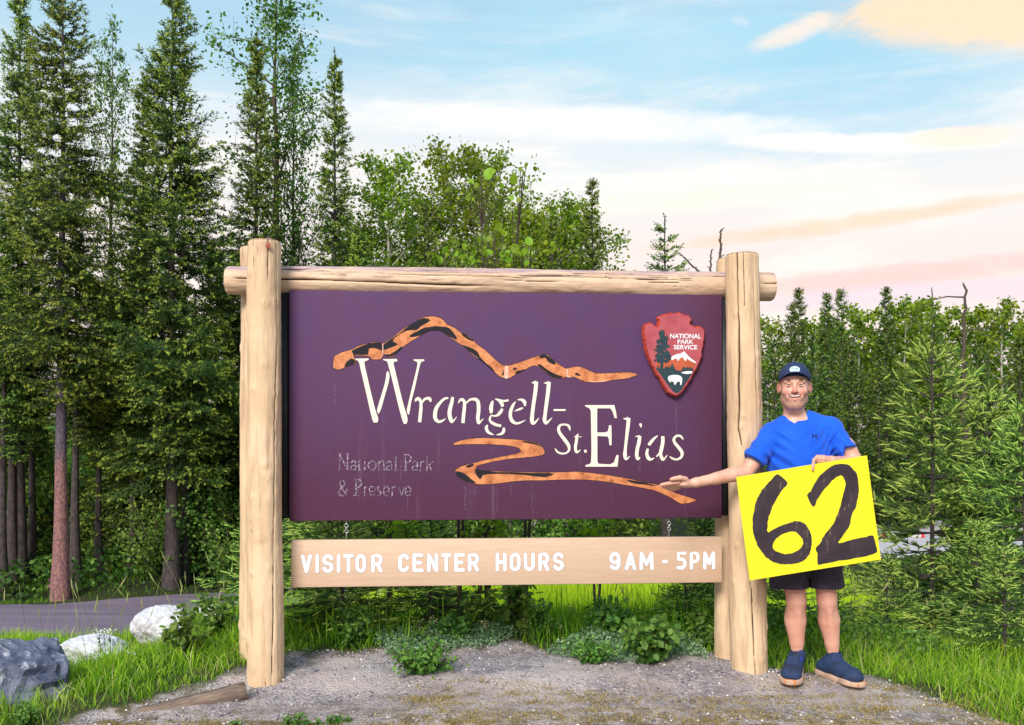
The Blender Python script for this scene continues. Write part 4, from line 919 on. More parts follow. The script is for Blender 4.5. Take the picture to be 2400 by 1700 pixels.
def log_mesh(name, p0, p1, r0, r1, mat, cracks=(), knots=(), seed=0, rings=150, seg=128, bow=.006, cut=.012, wear=None):
    """a peeled log from p0 to p1. angle 0 faces the viewer (-y); for an upright log + is to the right, for a lying one + is up"""
    p0 = np.array(p0, float); p1 = np.array(p1, float); ax = p1 - p0; L = np.linalg.norm(ax); ax /= L
    side = np.array([1., 0, 0]) if abs(ax[2]) > .7 else np.array([0, 0, 1.]); side -= ax * (side @ ax); side /= np.linalg.norm(side); fwd = np.array([0, -1., 0]); fwd -= ax * (fwd @ ax); fwd /= np.linalg.norm(fwd)
    t = np.linspace(0, 1, rings); th = np.arange(seg) / seg * 2 * np.pi - np.pi
    TT, TH = np.meshgrid(t, th, indexing='ij'); R = r0 + (r1 - r0) * TT
    Pn = np.stack([np.cos(TH) * .8, np.sin(TH) * .8, TT * L * 1.4], -1).reshape(-1, 3)
    R = R * (1 + .042 * fbm(Pn, 1.3, 3, seed).reshape(R.shape)) + (.0016 * fbm(Pn * [1, 1, 2], 7, 2, seed + 3)).reshape(R.shape)
    Pl = np.stack([np.cos(TH) * 6, np.sin(TH) * 6, TT * L * .8], -1).reshape(-1, 3)
    R = R + .0009 * vnoise(Pl, 2.6, seed + 8).reshape(R.shape)
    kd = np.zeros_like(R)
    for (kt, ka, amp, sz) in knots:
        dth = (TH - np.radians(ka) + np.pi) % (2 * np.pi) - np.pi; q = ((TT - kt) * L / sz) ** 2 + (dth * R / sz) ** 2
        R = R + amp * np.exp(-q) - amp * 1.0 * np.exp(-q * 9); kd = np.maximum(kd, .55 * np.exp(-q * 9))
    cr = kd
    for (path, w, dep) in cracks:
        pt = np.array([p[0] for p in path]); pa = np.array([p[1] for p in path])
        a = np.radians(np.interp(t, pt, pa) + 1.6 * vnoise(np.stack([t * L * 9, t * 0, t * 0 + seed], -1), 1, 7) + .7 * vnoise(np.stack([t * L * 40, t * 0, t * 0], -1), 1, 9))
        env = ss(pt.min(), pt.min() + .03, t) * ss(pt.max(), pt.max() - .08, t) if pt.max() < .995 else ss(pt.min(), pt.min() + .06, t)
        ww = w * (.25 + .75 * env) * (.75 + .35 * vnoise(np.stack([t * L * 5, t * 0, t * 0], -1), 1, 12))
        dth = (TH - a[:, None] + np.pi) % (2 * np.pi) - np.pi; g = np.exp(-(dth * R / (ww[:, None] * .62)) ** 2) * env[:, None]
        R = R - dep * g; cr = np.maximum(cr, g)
    e = np.minimum(TT, 1 - TT) * L; R = R - cut * np.clip(1 - e / cut, 0, 1) ** 2 * .55
    bowv = np.stack([fbm(np.stack([t * L * 1.1, t * 0, t * 0 + seed], -1), 1, 2, 3 + k) * bow for k in (0, 1)], -1)
    C = p0 + np.outer(t * L, ax) + bowv[:, :1] * side + bowv[:, 1:] * fwd
    V = C[:, None] + R[..., None] * (np.sin(TH)[..., None] * side + np.cos(TH)[..., None] * fwd)
    i, j = np.meshgrid(np.arange(rings - 1), np.arange(seg), indexing='ij'); k = (j + 1) % seg; Q = np.stack([i * seg + j, i * seg + k, (i + 1) * seg + k, (i + 1) * seg + j], -1).reshape(-1, 4)
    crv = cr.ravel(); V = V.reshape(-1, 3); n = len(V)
    caps = []; extra = []
    for e_, sgn in ((0, 1), (rings - 1, -1)):
        ring = e_ * seg + np.arange(seg); mid = C[e_] + (V[ring] - C[e_]) * .5 + ax * (-sgn) * .002; ctr = C[e_] - ax * sgn * .003
        o = n + sum(len(x) for x in extra); extra += [mid, ctr[None]]; m_ = o + np.arange(seg)
        jj = (np.arange(seg) + 1) % seg; caps.append(np.stack([ring, m_, m_[jj], ring[jj]], -1) if sgn == -1 else np.stack([ring, ring[jj], m_[jj], m_], -1))
        caps.append(np.stack([m_, np.full(seg, o + seg), np.full(seg, o + seg), m_[jj]], -1)[:, [0, 1, 3]] if sgn == -1 else np.stack([m_, m_[jj], np.full(seg, o + seg)], -1))
    V = np.vstack([V] + extra); quads = np.vstack([Q] + [c for c in caps if c.shape[1] == 4]); tris = np.vstack([c for c in caps if c.shape[1] == 3])
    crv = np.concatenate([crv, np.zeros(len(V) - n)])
    up = np.concatenate([(np.sin(TH)).ravel(), np.zeros(len(V) - n)])
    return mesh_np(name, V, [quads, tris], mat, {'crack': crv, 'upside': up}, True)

def paint_log(name, paint, paint2, worn, axis_x=False, wear=.0):
    m, t = new_mat(name); b = t.b
    st = (1, 9, 9) if axis_x else (9, 9, 1); n = t.noise(t.map(t.geo, st), 2.2, 6, .6); n2 = t.noise(t.geo, 2.2, 4, .6); n3 = t.noise(t.geo, 60, 4, .7)
    c = t.mix(t.maprange(n2, .35, .65), paint, paint2); c = t.mix(t.math('MULTIPLY', t.maprange(n, .5, .66), .5), c, worn)
    if wear:
        up = attr(t, 'upside'); f = t.math('MULTIPLY', t.maprange(up, .25, .85), t.maprange(t.noise(t.map(t.geo, st), 3.5, 6, .65), .36, .62)); c = t.mix(t.math('MULTIPLY', f, wear), c, (.36, .25, .31))
    c = t.mix(t.maprange(n3, .68, .80), c, worn)
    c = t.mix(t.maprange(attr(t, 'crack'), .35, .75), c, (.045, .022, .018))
    t.set(b.inputs['Base Color'], c); b.inputs['Roughness'].default_value = .55; b.inputs['Specular IOR Level'].default_value = .3
    bump(t, t.math('ADD', n, t.math('MULTIPLY', n3, .4)), .25, .004); return m

def build_sign():
    root = thing('park_sign', 'large purple-brown wooden park sign hung between tan double log posts under a log rail', 'sign', (PLX, PLY, 0))
    root.rotation_euler.z = SYAW
    def L2(x, y): dx, dy = x - PLX, y - PLY; return np.array([dx * SCA + dy * SSA, -dx * SSA + dy * SCA])
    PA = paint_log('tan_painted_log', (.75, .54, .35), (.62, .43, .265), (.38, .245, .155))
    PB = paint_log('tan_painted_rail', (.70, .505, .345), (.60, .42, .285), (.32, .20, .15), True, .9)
    def post(name_u0, u1, y0, y1, r0, r1, ztop, seed, cracks, knots, lab):
        x0 = (name_u0 - 1200) / FPX * y0; x1 = (u1 - 1200) / FPX * y1; a = L2(x0, y0); b = L2(x1, y1)
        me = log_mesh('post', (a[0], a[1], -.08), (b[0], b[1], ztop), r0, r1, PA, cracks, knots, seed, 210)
        o = link('post', me, root); o['label'] = lab; return o
    rng = np.random.default_rng(2); K = lambda n: [(rng.uniform(.04, .96), rng.uniform(-80, 80), rng.uniform(.003, .0095), rng.uniform(.012, .026)) for _ in range(n)]
    post(625, 617, 4.94, 4.94, .1015, .0895, 2.476, 1, [([(.0, 28), (.3, 40), (.6, 50), (.85, 62)], .006, .012), ([(.88, 22), (1, 26)], .008, .012), ([(.9, -28), (1, -30)], .004, .006), ([(.02, 12), (.12, 10)], .004, .006),
         ([(.80, 60), (1, 58)], .006, .01), ([(.93, -12), (1, -11)], .004, .006), ([(.3, -35), (.45, -33)], .003, .004)], K(26), 'front left post')
    post(602, 599, 5.26, 5.24, .10, .088, 2.50, 5, [([(.7, -40), (1, -45)], .004, .006)], K(10), 'rear left post')
    post(1757, 1740, 5.12, 5.12, .1065, .0935, 2.437, 9, [([(.52, -18), (.6, -42), (.75, -36), (1, -36)], .011, .02), ([(.0, 2), (.25, -6), (.56, -8)], .008, .016), ([(.0, 34), (.10, 36), (.2, 32)], .006, .01),
         ([(.6, 28), (.8, 22), (1, 25)], .005, .010), ([(.72, 44), (1, 42)], .005, .008), ([(.82, -12), (1, -14)], .005, .008), ([(.5, 8), (.62, 12)], .003, .005)], K(30), 'front right post')
    post(1712, 1713, 5.44, 5.42, .098, .090, 2.47, 13, [([(.1, -20), (.35, -25)], .004, .006)], K(9), 'rear right post')
    kp = L2((623 - 1200) / FPX * 4.85, 4.85); kx, kz = kp[0] + .012, CZ + (HY - 574) / FPX * 4.85; A = Acc(); q_ = np.linspace(0, 2 * np.pi, 13)[:-1]
    A.add(np.vstack([[(kx + .014 * math.cos(a_), kp[1] - .004 + .004 * abs(math.cos(a_)), kz + .017 * math.sin(a_) - .004) for a_ in q_], [(kx, kp[1] - .009, kz)]]), T=[(i_, (i_ + 1) % 12, 12) for i_ in range(12)])
    link('knot', A.mesh('knot', simple('raw_red_knot', (.45, .09, .03), (.22, .04, .02), 60, .6)), root)
    # rail
    a = L2(*( (531 - 1200) / FPX * 5.10, 5.10)); b = L2(((1803 - 1200) / FPX * 5.38), 5.38); yr = .075
    cr = [([(.0, 2), (.06, 0), (.25, -10), (.42, -22), (.5, -20)], .008, .016), ([(.1, 38), (.22, 34), (.3, 36)], .005, .009), ([(.15, 22), (.3, 20)], .004, .007), ([(.25, 30), (.6, 12)], .005, .009), ([(.3, 44), (.55, 34)], .005, .008),
          ([(.45, 8), (.66, -6)], .004, .008), ([(.5, 26), (.9, 14)], .006, .010), ([(.6, 40), (.97, 34)], .006, .01), ([(.72, 6), (.9, 0)], .004, .008), ([(.05, 50), (.5, 55)], .006, .01), ([(.55, 58), (1, 52)], .006, .01),
          ([(.78, -12), (.93, -16)], .003, .005), ([(.96, 4), (1, 4)], .008, .014), ([(.0, 30), (.05, 33)], .004, .006), ([(.34, 2), (.44, 0)], .003, .006)]
    cr = [(p_, w_ * 1.45, d_ * 1.3) for p_, w_, d_ in cr] + [([(q_, a_), (q_ + .09, a_ - 5), (q_ + .17, a_ - 3)], .0045, .009) for q_, a_ in ((.08, 46), (.18, 16), (.36, 24), (.42, 50), (.52, 34), (.62, 48), (.66, 20), (.74, 28), (.8, 46), (.84, 8))]
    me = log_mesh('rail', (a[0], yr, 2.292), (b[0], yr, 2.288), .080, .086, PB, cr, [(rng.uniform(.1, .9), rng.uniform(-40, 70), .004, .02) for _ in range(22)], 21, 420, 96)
    link('rail', me, root)
    # panel and its dark backing frame
    TL, BR = sp(677.5, 682), sp(1692, 1214.5); W_, z0, z1 = BR[0], .905, 2.222
    m, t = new_mat('panel_paint'); g = t.geo; n = t.noise(g, 3.2, 5, .6); n2 = t.noise(g, 260, 3, .75); stn = t.noise(t.map(g, (16, 1, .9)), 1.0, 5, .6)
    sx = t.new('ShaderNodeSeparateXYZ'); t.l.new(g, sx.inputs[0]); lowf = t.maprange(sx.outputs[2], 1.75, .85)
    c = t.mix(t.maprange(n, .3, .7), (.082, .037, .108), (.092, .035, .090))
    edge = t.math('MAXIMUM', lowf, t.maprange(sx.outputs[0], 2.15, 2.52))
    c = t.mix(t.math('MULTIPLY', edge, .85), c, (.085, .024, .052))             # the paint is browner towards the bottom and the right end
    c = t.mix(t.math('MULTIPLY', t.maprange(stn, .56, .78), t.math('MULTIPLY', t.maprange(sx.outputs[2], 1.75, 1.2), .30)), c, (.34, .24, .34))
    c = t.mix(t.math('MULTIPLY', t.maprange(n2, .55, .70), .6), c, (.30, .22, .34)); c = t.mix(t.math('MULTIPLY', t.maprange(n2, .42, .30), .4), c, (.03, .012, .03))
    t.set(t.b.inputs['Base Color'], c); t.b.inputs['Roughness'].default_value = .72; t.b.inputs['Specular IOR Level'].default_value = .2; bump(t, n2, .25, .002)
    A = Acc(); A.box((0, 0, z0), (W_, .045, z1)); panel = link('sign_panel', A.mesh('sign_panel', m), root)
    bev = panel.modifiers.new('bevel', 'BEVEL'); bev.width = .003; bev.segments = 2
    A = Acc(); black = simple('black_steel', (.012, .014, .020), (.02, .02, .026), 20, .5)
    for x0, x1 in ((-.060, -.004), (W_ + .004, W_ + .062)): A.box((x0, .030, z0 + .012), (x1, .082, z1 - .012))
    A.box((-.004, .047, z0 + .03), (W_ + .004, .082, z1 - .03)); link('backing_frame', A.mesh('backing_frame', black), root)
    # stains running down the panel (dried drips)
    dm = simple('dried_drip', (.26, .18, .27), (.15, .08, .15), 90, .8, contrast=(.42, .58))
    rs = np.random.default_rng(31); A = Acc()
    for u, v0, v1, w in ((1090, 1140, 1200, 5), (1114, 1142, 1180, 5), (1165, 1145, 1205, 3.5), (1248, 1140, 1205, 4.5), (1197, 1138, 1165, 2.5), (875, 1080, 1112, 4), (940, 1080, 1125, 5), (955, 1170, 1200, 4), (1585, 950, 1020, 4), (1500, 1080, 1110, 4), (785, 905, 960, 5), (1140, 1040, 1060, 3)):
        for q in range(int((v1 - v0) / 5)):
            vv = v0 + q * 5 + rs.uniform(-2, 2); uu = u + rs.normal(0, w * .25); c_ = sp(uu, vv); r_ = w / 410 * .22 * rs.uniform(.4, 1)
            stroke(A, [(c_[0], c_[1] + .006, r_ * .5), (c_[0], c_[1], r_ * 1.3), (c_[0], c_[1] - .006, r_ * .5)], .0006, .0006, smooth=False)
    link('drip_stain', A.mesh('drip_stain', dm), root)

    # --- routed lettering: traced pen strokes. each table: origin u, v, scale of the enlargement it was read from
    cream = simple('cream_letter_paint', (.82, .77, .64), (.74, .68, .56), 60, .6)
    def letter(org, strokes, polys=(), mat=cream, par=panel, d=.0022, rounded=False, smooth=True, fat=1.0):
        u0, v0, k = org; A = Acc(); one = abs(sp(1200, 900)[0] - sp(1201, 900)[0])
        for s in strokes:
            P = []
            for (x, y, w) in s: q = sp(u0 + x / k, v0 + y / k); P.append((q[0], q[1], w / k * one * fat))
            stroke(A, P, d, .0028, rounded, smooth)
        for p in polys: poly_plate(A, [sp(u0 + x / k, v0 + y / k) for x, y in p], d + .0011, .0036)
        return link('letter', A.mesh('letter', mat), par)
    O1, O2, O3, O4 = (820, 830, 7.643), (1080, 860, 7.643), (1280, 930, 6.551), (770, 1040, 7.643)
    letter(O1, [[(215, 110, 84), (222, 200, 86), (267, 400, 84), (337, 700, 84), (408, 1000, 92), (455, 1160, 104), (458, 1228, 66)],
                [(675, 310, 10), (680, 350, 50), (678, 420, 60), (652, 550, 60), (602, 720, 60), (550, 900, 64), (518, 1010, 58), (520, 1070, 8)],
                [(725, 120, 95), (738, 200, 95), (790, 400, 90), (862, 700, 88), (925, 950, 92), (984, 1160, 96), (992, 1252, 46)],
                [(1240, 110, 45), (1232, 200, 45), (1198, 350, 42), (1140, 600, 50), (1078, 850, 45), (1052, 990, 55), (1048, 1050, 40), (1053, 1090, 5)]],
           [[(100, 85), (330, 80), (340, 105), (265, 135), (262, 170), (170, 170), (150, 120), (108, 108)], [(590, 95), (840, 88), (855, 130), (790, 140), (782, 180), (688, 180), (665, 130), (600, 110)],
            [(1140, 98), (1330, 98), (1335, 125), (1280, 140), (1262, 180), (1215, 180), (1200, 140), (1145, 118)]])
    letter(O1, [[(1262, 850, 30), (1275, 950, 55), (1265, 1060, 58), (1250, 1222, 58)], [(1170, 855, 12), (1182, 828, 42), (1218, 800, 58), (1255, 825, 55), (1278, 880, 45), (1285, 910, 40)], [(1295, 880, 15), (1330, 820, 38), (1390, 792, 45), (1432, 808, 58), (1450, 858, 25)]])
    letter(O1, [[(1765, 790, 28), (1700, 800, 40), (1620, 870, 50), (1550, 970, 64), (1525, 1080, 70), (1537, 1168, 64), (1590, 1212, 50), (1650, 1200, 38), (1720, 1155, 8)], [(1842, 772, 50), (1825, 870, 60), (1795, 980, 68), (1785, 1080, 70), (1805, 1170, 68), (1828, 1215, 48), (1870, 1180, 25), (1915, 1125, 6)]])
    letter(O2, [[(-47, 655, 8), (-15, 600, 38), (30, 588, 52), (65, 630, 50)], [(68, 620, 50), (65, 720, 58), (50, 870, 60), (38, 1008, 58)], [(90, 660, 18), (150, 600, 34), (210, 580, 44), (280, 592, 58), (315, 660, 64), (318, 800, 64), (306, 900, 64), (316, 1000, 56), (345, 990, 38), (385, 950, 18), (412, 930, 6)]])
    letter(O2, [[(580, 605, 10), (560, 645, 50), (540, 740, 68), (545, 800, 58), (525, 832, 24)], [(612, 575, 10), (680, 600, 48), (730, 650, 64), (748, 715, 52)], [(700, 592, 18), (780, 612, 34), (855, 598, 36)], [(745, 750, 38), (712, 810, 58), (660, 865, 45), (600, 882, 25), (550, 872, 24), (525, 910, 34), (520, 960, 40), (570, 1010, 50), (640, 1042, 50), (722, 1060, 46)],
                [(480, 1040, 20), (457, 1090, 55), (482, 1160, 52), (540, 1200, 34), (595, 1218, 5)], [(770, 1090, 36), (768, 1150, 54), (728, 1200, 44), (640, 1220, 10)]])
    letter(O2, [[(982, 622, 12), (940, 680, 44), (898, 780, 58), (886, 880, 60), (920, 970, 62), (985, 1012, 44), (1060, 1002, 34), (1160, 955, 8)], [(1018, 590, 16), (1090, 592, 44), (1140, 632, 62), (1150, 704, 30)], [(958, 796, 6), (1040, 765, 38), (1112, 735, 26)]])
    letter(O2, [[(1268, 282, 10), (1320, 285, 46), (1352, 275, 60)], [(1352, 265, 68), (1335, 450, 68), (1305, 650, 65), (1280, 850, 65), (1274, 960, 68), (1290, 1018, 46), (1335, 992, 36), (1402, 915, 8)]])
    letter(O2, [[(1490, 292, 10), (1545, 290, 42), (1578, 284, 60)], [(1578, 272, 68), (1562, 450, 68), (1535, 650, 65), (1510, 850, 62), (1500, 950, 68), (1520, 1012, 46), (1562, 985, 36), (1637, 910, 8)]])
    letter(O2, [[(1660, 775, 32), (1876, 775, 32)]])
    letter(O3, [[(366, 525, 6), (355, 470, 38), (330, 438, 34), (260, 428, 28), (207, 450, 40), (190, 510, 45), (222, 580, 50), (290, 670, 54), (343, 750, 50), (350, 820, 34), (300, 868, 25), (220, 870, 30), (165, 840, 28), (135, 795, 12)]])
    letter(O3, [[(496, 568, 8), (472, 610, 38), (465, 680, 45), (450, 760, 45), (455, 830, 42), (477, 852, 32), (530, 815, 6)], [(430, 612, 16), (548, 618, 8)]])
    letter(O3, [[(583, 838, 40), (622, 838, 44)]], rounded=False)
    letter(O3, [], [[(595, 130), (1045, 130), (1070, 230), (1085, 330), (1050, 330), (1020, 230), (985, 180), (790, 180), (782, 200), (782, 550), (900, 550), (950, 530), (965, 440), (1000, 440), (1003, 600), (1003, 745), (970, 745), (960, 640), (940, 610), (785, 605), (785, 980), (800, 1030), (980, 1040), (1040, 1010), (1080, 895), (1112, 900), (1095, 1075), (605, 1075), (605, 1050), (670, 1035), (690, 1000), (695, 800), (690, 500), (685, 220), (665, 180), (600, 150)]])
    letter(O3, [[(1183, 336, 8), (1240, 342, 42), (1265, 335, 55)], [(1266, 328, 56), (1255, 450, 55), (1235, 620, 48), (1215, 800, 45), (1210, 900, 58), (1227, 958, 38), (1287, 915, 6)]])
    letter(O3, [[(1428, 432, 20), (1450, 430, 42), (1455, 478, 5)], [(1365, 612, 6), (1432, 607, 36)], [(1437, 602, 50), (1425, 700, 55), (1400, 800, 54), (1390, 900, 54), (1407, 958, 42), (1442, 928, 12)]])
    letter(O3, [[(1710, 600, 16), (1650, 650, 38), (1592, 720, 48), (1572, 745, 36)], [(1560, 798, 30), (1545, 880, 48), (1572, 948, 52), (1612, 963, 34), (1660, 940, 8)], [(1790, 608, 50), (1790, 700, 54), (1770, 800, 56), (1755, 880, 50), (1780, 950, 48), (1802, 968, 28), (1860, 895, 8)], [(1752, 858, 26), (1692, 922, 22)]])
    letter(O3, [[(2102, 655, 20), (2060, 605, 34), (2000, 605, 34), (1960, 650, 40), (1975, 710, 45), (2040, 790, 50), (2085, 860, 48), (2070, 930, 38), (2000, 965, 30), (1930, 945, 28), (1895, 915, 10)]])
    fm, t = new_mat('faded_letter_paint'); nn = t.noise(t.geo, 85, 4, .7); t.set(t.b.inputs['Base Color'], t.mix(t.maprange(nn, .36, .56), (.40, .33, .38), (.10, .052, .11))); t.b.inputs['Roughness'].default_value = .8
    a_ = [[(400, 350, 18), (440, 312, 20), (480, 325, 20), (490, 385, 20), (492, 482, 20)], [(485, 382, 18), (420, 402, 20), (396, 440, 24), (425, 475, 20), (480, 455, 12)]]
    P_ = [[(1380, 195, 22), (1380, 487, 24)], [(1335, 487, 12), (1428, 487, 12)], [(1350, 195, 12), (1420, 198, 16), (1470, 235, 22), (1475, 290, 24), (1430, 340, 18), (1390, 347, 12)]]
    r_ = [[(1650, 318, 20), (1650, 487, 20)], [(1655, 355, 12), (1680, 325, 16), (1712, 316, 16)], [(1625, 487, 9), (1675, 487, 9)]]
    e_ = [[(742, 862, 12), (830, 850, 16), (820, 790, 18), (780, 767, 20), (742, 800, 24), (736, 870, 24), (770, 928, 20), (832, 910, 12)]]
    sh = lambda S, dx, dy: [[(x + dx, y + dy, w) for x, y, w in s] for s in S]
    for S in ([[(202, 180, 26), (202, 470, 22)], [(205, 190, 20), (335, 465, 20)], [(345, 185, 20), (337, 470, 24)], [(175, 472, 12), (222, 472, 12)], [(318, 185, 12), (372, 183, 12)]], a_, [[(545, 295, 20), (545, 430, 22), (562, 478, 22), (592, 470, 12)], [(522, 312, 12), (592, 312, 12)]],
              [[(650, 318, 20), (650, 487, 20)], [(650, 262, 20), (650, 272, 20)]], [[(780, 315, 18), (725, 350, 22), (714, 410, 24), (755, 465, 20), (820, 462, 18), (852, 400, 22), (840, 340, 20), (782, 315, 18)]], [[(900, 320, 20), (900, 482, 20)], [(905, 355, 12), (950, 314, 16), (988, 342, 20), (995, 482, 20)]],
              sh(a_, 640, 5), [[(1205, 222, 24), (1205, 482, 24)], [(1178, 484, 10), (1242, 484, 10)]], P_, sh(a_, 1105, 8), r_, [[(1765, 240, 18), (1765, 490, 22)], [(1882, 310, 20), (1820, 370, 24), (1772, 402, 18)], [(1795, 390, 20), (1852, 482, 24)]],
              [[(345, 800, 12), (320, 850, 18), (270, 928, 18), (215, 930, 22), (185, 880, 22), (212, 820, 20), (280, 742, 20), (290, 690, 20), (250, 662, 18), (210, 682, 20), (217, 740, 22), (272, 840, 24), (337, 937, 22)]], sh(P_, -885, 440), sh(r_, -1000, 450), e_,
              [[(942, 782, 12), (890, 777, 18), (882, 815, 20), (930, 870, 20), (930, 918, 18), (880, 935, 12)]], sh(e_, 255, 3), sh(r_, -508, 455), [[(1258, 780, 16), (1310, 925, 20)], [(1310, 925, 20), (1362, 780, 14)]], sh(e_, 643, 3)):
        letter(O4, S, mat=fm, fat=1.08)
    # mountain ridge and river
    om, t = new_mat('orange_carving_paint'); n = t.noise(t.geo, 18, 6, .65); n2 = t.noise(t.geo, 120, 3, .7)
    c = t.mix(t.maprange(n, .38, .62), (.66, .25, .095), (.44, .13, .04)); c = t.mix(t.math('MULTIPLY', t.maprange(n, .58, .72), .85), c, (.07, .02, .015)); c = t.mix(t.maprange(n2, .62, .75), c, (.80, .45, .24))
    t.set(t.b.inputs['Base Color'], c); t.b.inputs['Roughness'].default_value = .6
    bk = simple('burnt_and_shadow_black', (.007, .006, .012), (.035, .012, .014), 60, .85, contrast=(.5, .75))  # black of the charred patches, also of the shadow painted round the carvings
    def carve(name, polys, mat, d, jit=0., sm=3):
        if 'patch' in name and len(polys) > 1:
            for i_, p_ in enumerate(polys): carve(name, [p_], mat, d + i_ * .00008, jit, sm)
            return
        A = Acc(); rr = np.random.default_rng(7)
        for i, (org, pts) in enumerate(polys):
            u0, v0, k = org; P = np.array([(u0 + x / k, v0 + y / k) for x, y in pts]); P = smooth_closed(P, sm); P = P + rr.normal(0, jit, P.shape); poly_plate(A, [sp(u, v) for u, v in P], d + i * .00008, .0016)
        return link(name, A.mesh(name, mat), panel)
    O5, O6, O7 = (760, 720, 5.7325), (1120, 800, 5.7325), (1040, 1010, 3.698)
    def conv(pts, o): return [((x / o[2] + o[0] - 760) * 5.7325, (y / o[2] + o[1] - 720) * 5.7325) for x, y in pts]
    top = [(120, 790), (130, 700), (150, 655), (250, 605), (380, 570), (430, 540), (500, 510), (600, 490), (700, 470), (790, 490), (850, 455), (950, 390), (1050, 300), (1150, 245), (1250, 190), (1330, 140), (1450, 128), (1530, 140), (1600, 180), (1650, 235), (1750, 280), (1830, 345), (1900, 370), (2000, 445), (2050, 500)]
    top += conv([(0, 55), (100, 120), (180, 200), (260, 270), (340, 325), (440, 325), (550, 290), (700, 235), (820, 195), (910, 180), (960, 205), (1040, 280), (1130, 340), (1190, 370), (1270, 350), (1370, 345), (1450, 375), (1550, 420), (1640, 435), (1800, 430), (1950, 420), (2070, 425), (2150, 450)], O6)
    bot = conv([(2060, 480), (2000, 500), (1850, 515), (1700, 540), (1550, 548), (1430, 540), (1340, 500), (1280, 480), (1190, 475), (1130, 500), (1060, 495), (980, 470), (900, 410), (810, 335), (720, 335), (640, 380), (500, 450), (420, 495), (340, 490), (280, 460), (190, 385), (100, 305), (0, 230)], O6)
    bot += [(1980, 630), (1900, 540), (1800, 480), (1700, 410), (1600, 340), (1540, 315), (1420, 315), (1330, 360), (1250, 410), (1150, 470), (1040, 550), (930, 660), (860, 665), (790, 640), (760, 700), (640, 700), (600, 660), (420, 650), (400, 680), (430, 740), (380, 770), (270, 815), (190, 840), (130, 820)]
    ridge = np.array(top + bot); cc = smooth_closed(ridge, 1); 
    def grow(P, g):
        P = np.asarray(P, float); T = np.roll(P, -1, 0) - np.roll(P, 1, 0); T /= np.linalg.norm(T, axis=1)[:, None] + 1e-9; return P + np.stack([T[:, 1], -T[:, 0]], -1) * g
    river = [(85, 110), (150, 85), (230, 70), (350, 63), (550, 72), (700, 85), (800, 105), (850, 140), (875, 180), (850, 210), (760, 225), (600, 240), (450, 262), (350, 285), (300, 300), (280, 320), (320, 345), (500, 355), (800, 362), (1000, 360), (1150, 355), (1300, 370), (1450, 390), (1600, 415), (1750, 450), (1870, 475), (1960, 520), (2050, 555), (2180, 595), (2170, 612), (2060, 632), (1980, 585), (1900, 545), (1820, 515), (1700, 490), (1550, 465), (1400, 440), (1250, 425), (1050, 422), (850, 430), (700, 430), (550, 445), (400, 462), (280, 460), (200, 440), (130, 400), (100, 355), (120, 325), (180, 300), (260, 280), (330, 260), (430, 240), (560, 215), (650, 195), (670, 175), (650, 150), (580, 130), (450, 120), (300, 115), (180, 118), (100, 122)]
    ctr_up = lambda P, g, o: [(x, y - g) for x, y in P]
    carve('painted_edge_shadow', [(O5, grow(ridge, 7)), (O7, grow(river, 4))], bk, .0008, .15, 2)  # shadow of the routed edges, painted as thin black plates behind ridge and river
    carve('mountain_ridge', [(O5, ridge)], om, .0015, .15, 2); carve('river', [(O7, river)], om, .0015, .15, 2)
    carve('dark_patch', [(O5, p) for p in (
        [(380, 580), (600, 492), (700, 475), (785, 495), (788, 590), (700, 555), (600, 560), (590, 640), (420, 645), (400, 670), (385, 620)], [(270, 812), (300, 740), (370, 690), (425, 738), (350, 782)],
        [(800, 500), (950, 400), (1130, 260), (1330, 148), (1430, 185), (1300, 260), (1240, 310), (1100, 320), (960, 410), (920, 460), (990, 500), (900, 545), (800, 570)],
        [(1240, 330), (1350, 280), (1480, 258), (1620, 268), (1690, 290), (1780, 400), (1765, 438), (1640, 366), (1540, 318), (1420, 318), (1330, 358), (1270, 392), (1150, 400), (1160, 370)], [(2060, 600), (2085, 690), (1950, 595), (1850, 510), (1950, 540)], [(790, 630), (880, 640), (1030, 535), (1040, 550), (930, 657), (860, 662)], [(1840, 355), (1900, 372), (2010, 455), (1960, 450), (1880, 400)])]
        + [(O6, p) for p in ([(820, 200), (910, 183), (960, 210), (1040, 285), (1020, 315), (950, 280), (910, 225), (850, 230)], [(800, 322), (850, 320), (960, 400), (1080, 460), (1140, 470), (1130, 496), (1060, 492), (980, 466), (900, 405)], [(500, 440), (530, 402), (640, 375), (600, 402)], [(1300, 435), (1340, 428), (1385, 462), (1330, 462)], [(470, 370), (500, 355), (525, 365), (490, 390)], [(320, 450), (355, 390), (362, 420), (340, 460)], [(0, 180), (60, 250), (180, 350), (230, 420), (190, 388), (90, 300), (0, 228)])]
        + [(O7, p) for p in ([(105, 350), (180, 370), (240, 420), (280, 455), (200, 438), (130, 398)], [(285, 322), (330, 347), (600, 360), (900, 368), (960, 372), (880, 402), (700, 382), (450, 372), (340, 385), (315, 420), (272, 360)], [(1600, 425), (1750, 452), (1850, 478), (1750, 468), (1620, 448)], [(190, 305), (262, 285), (235, 315), (205, 318)], [(700, 88), (800, 108), (845, 140), (790, 118), (690, 98)])],
        bk, .0022, .5, 2)
    pale = simple('bare_patch_paint', (.80, .50, .42), (.72, .36, .26), 50, .7)
    carve('pale_patch', [(O6, [(365, 345), (405, 345), (410, 490), (350, 490)]), (O6, [(1195, 378), (1215, 378), (1210, 470), (1270, 476), (1200, 484)]), (O5, [(780, 500), (792, 500), (792, 640), (784, 640)]), (O6, [(1420, 540), (1600, 545), (1720, 525), (1730, 540), (1560, 552)])], pale, .0034, .2, 2)

    # --- arrowhead emblem
    E0 = (1480, 710, 6.765); emb = link('arrowhead_emblem', None, root)
    bpy.data.objects.remove(emb)
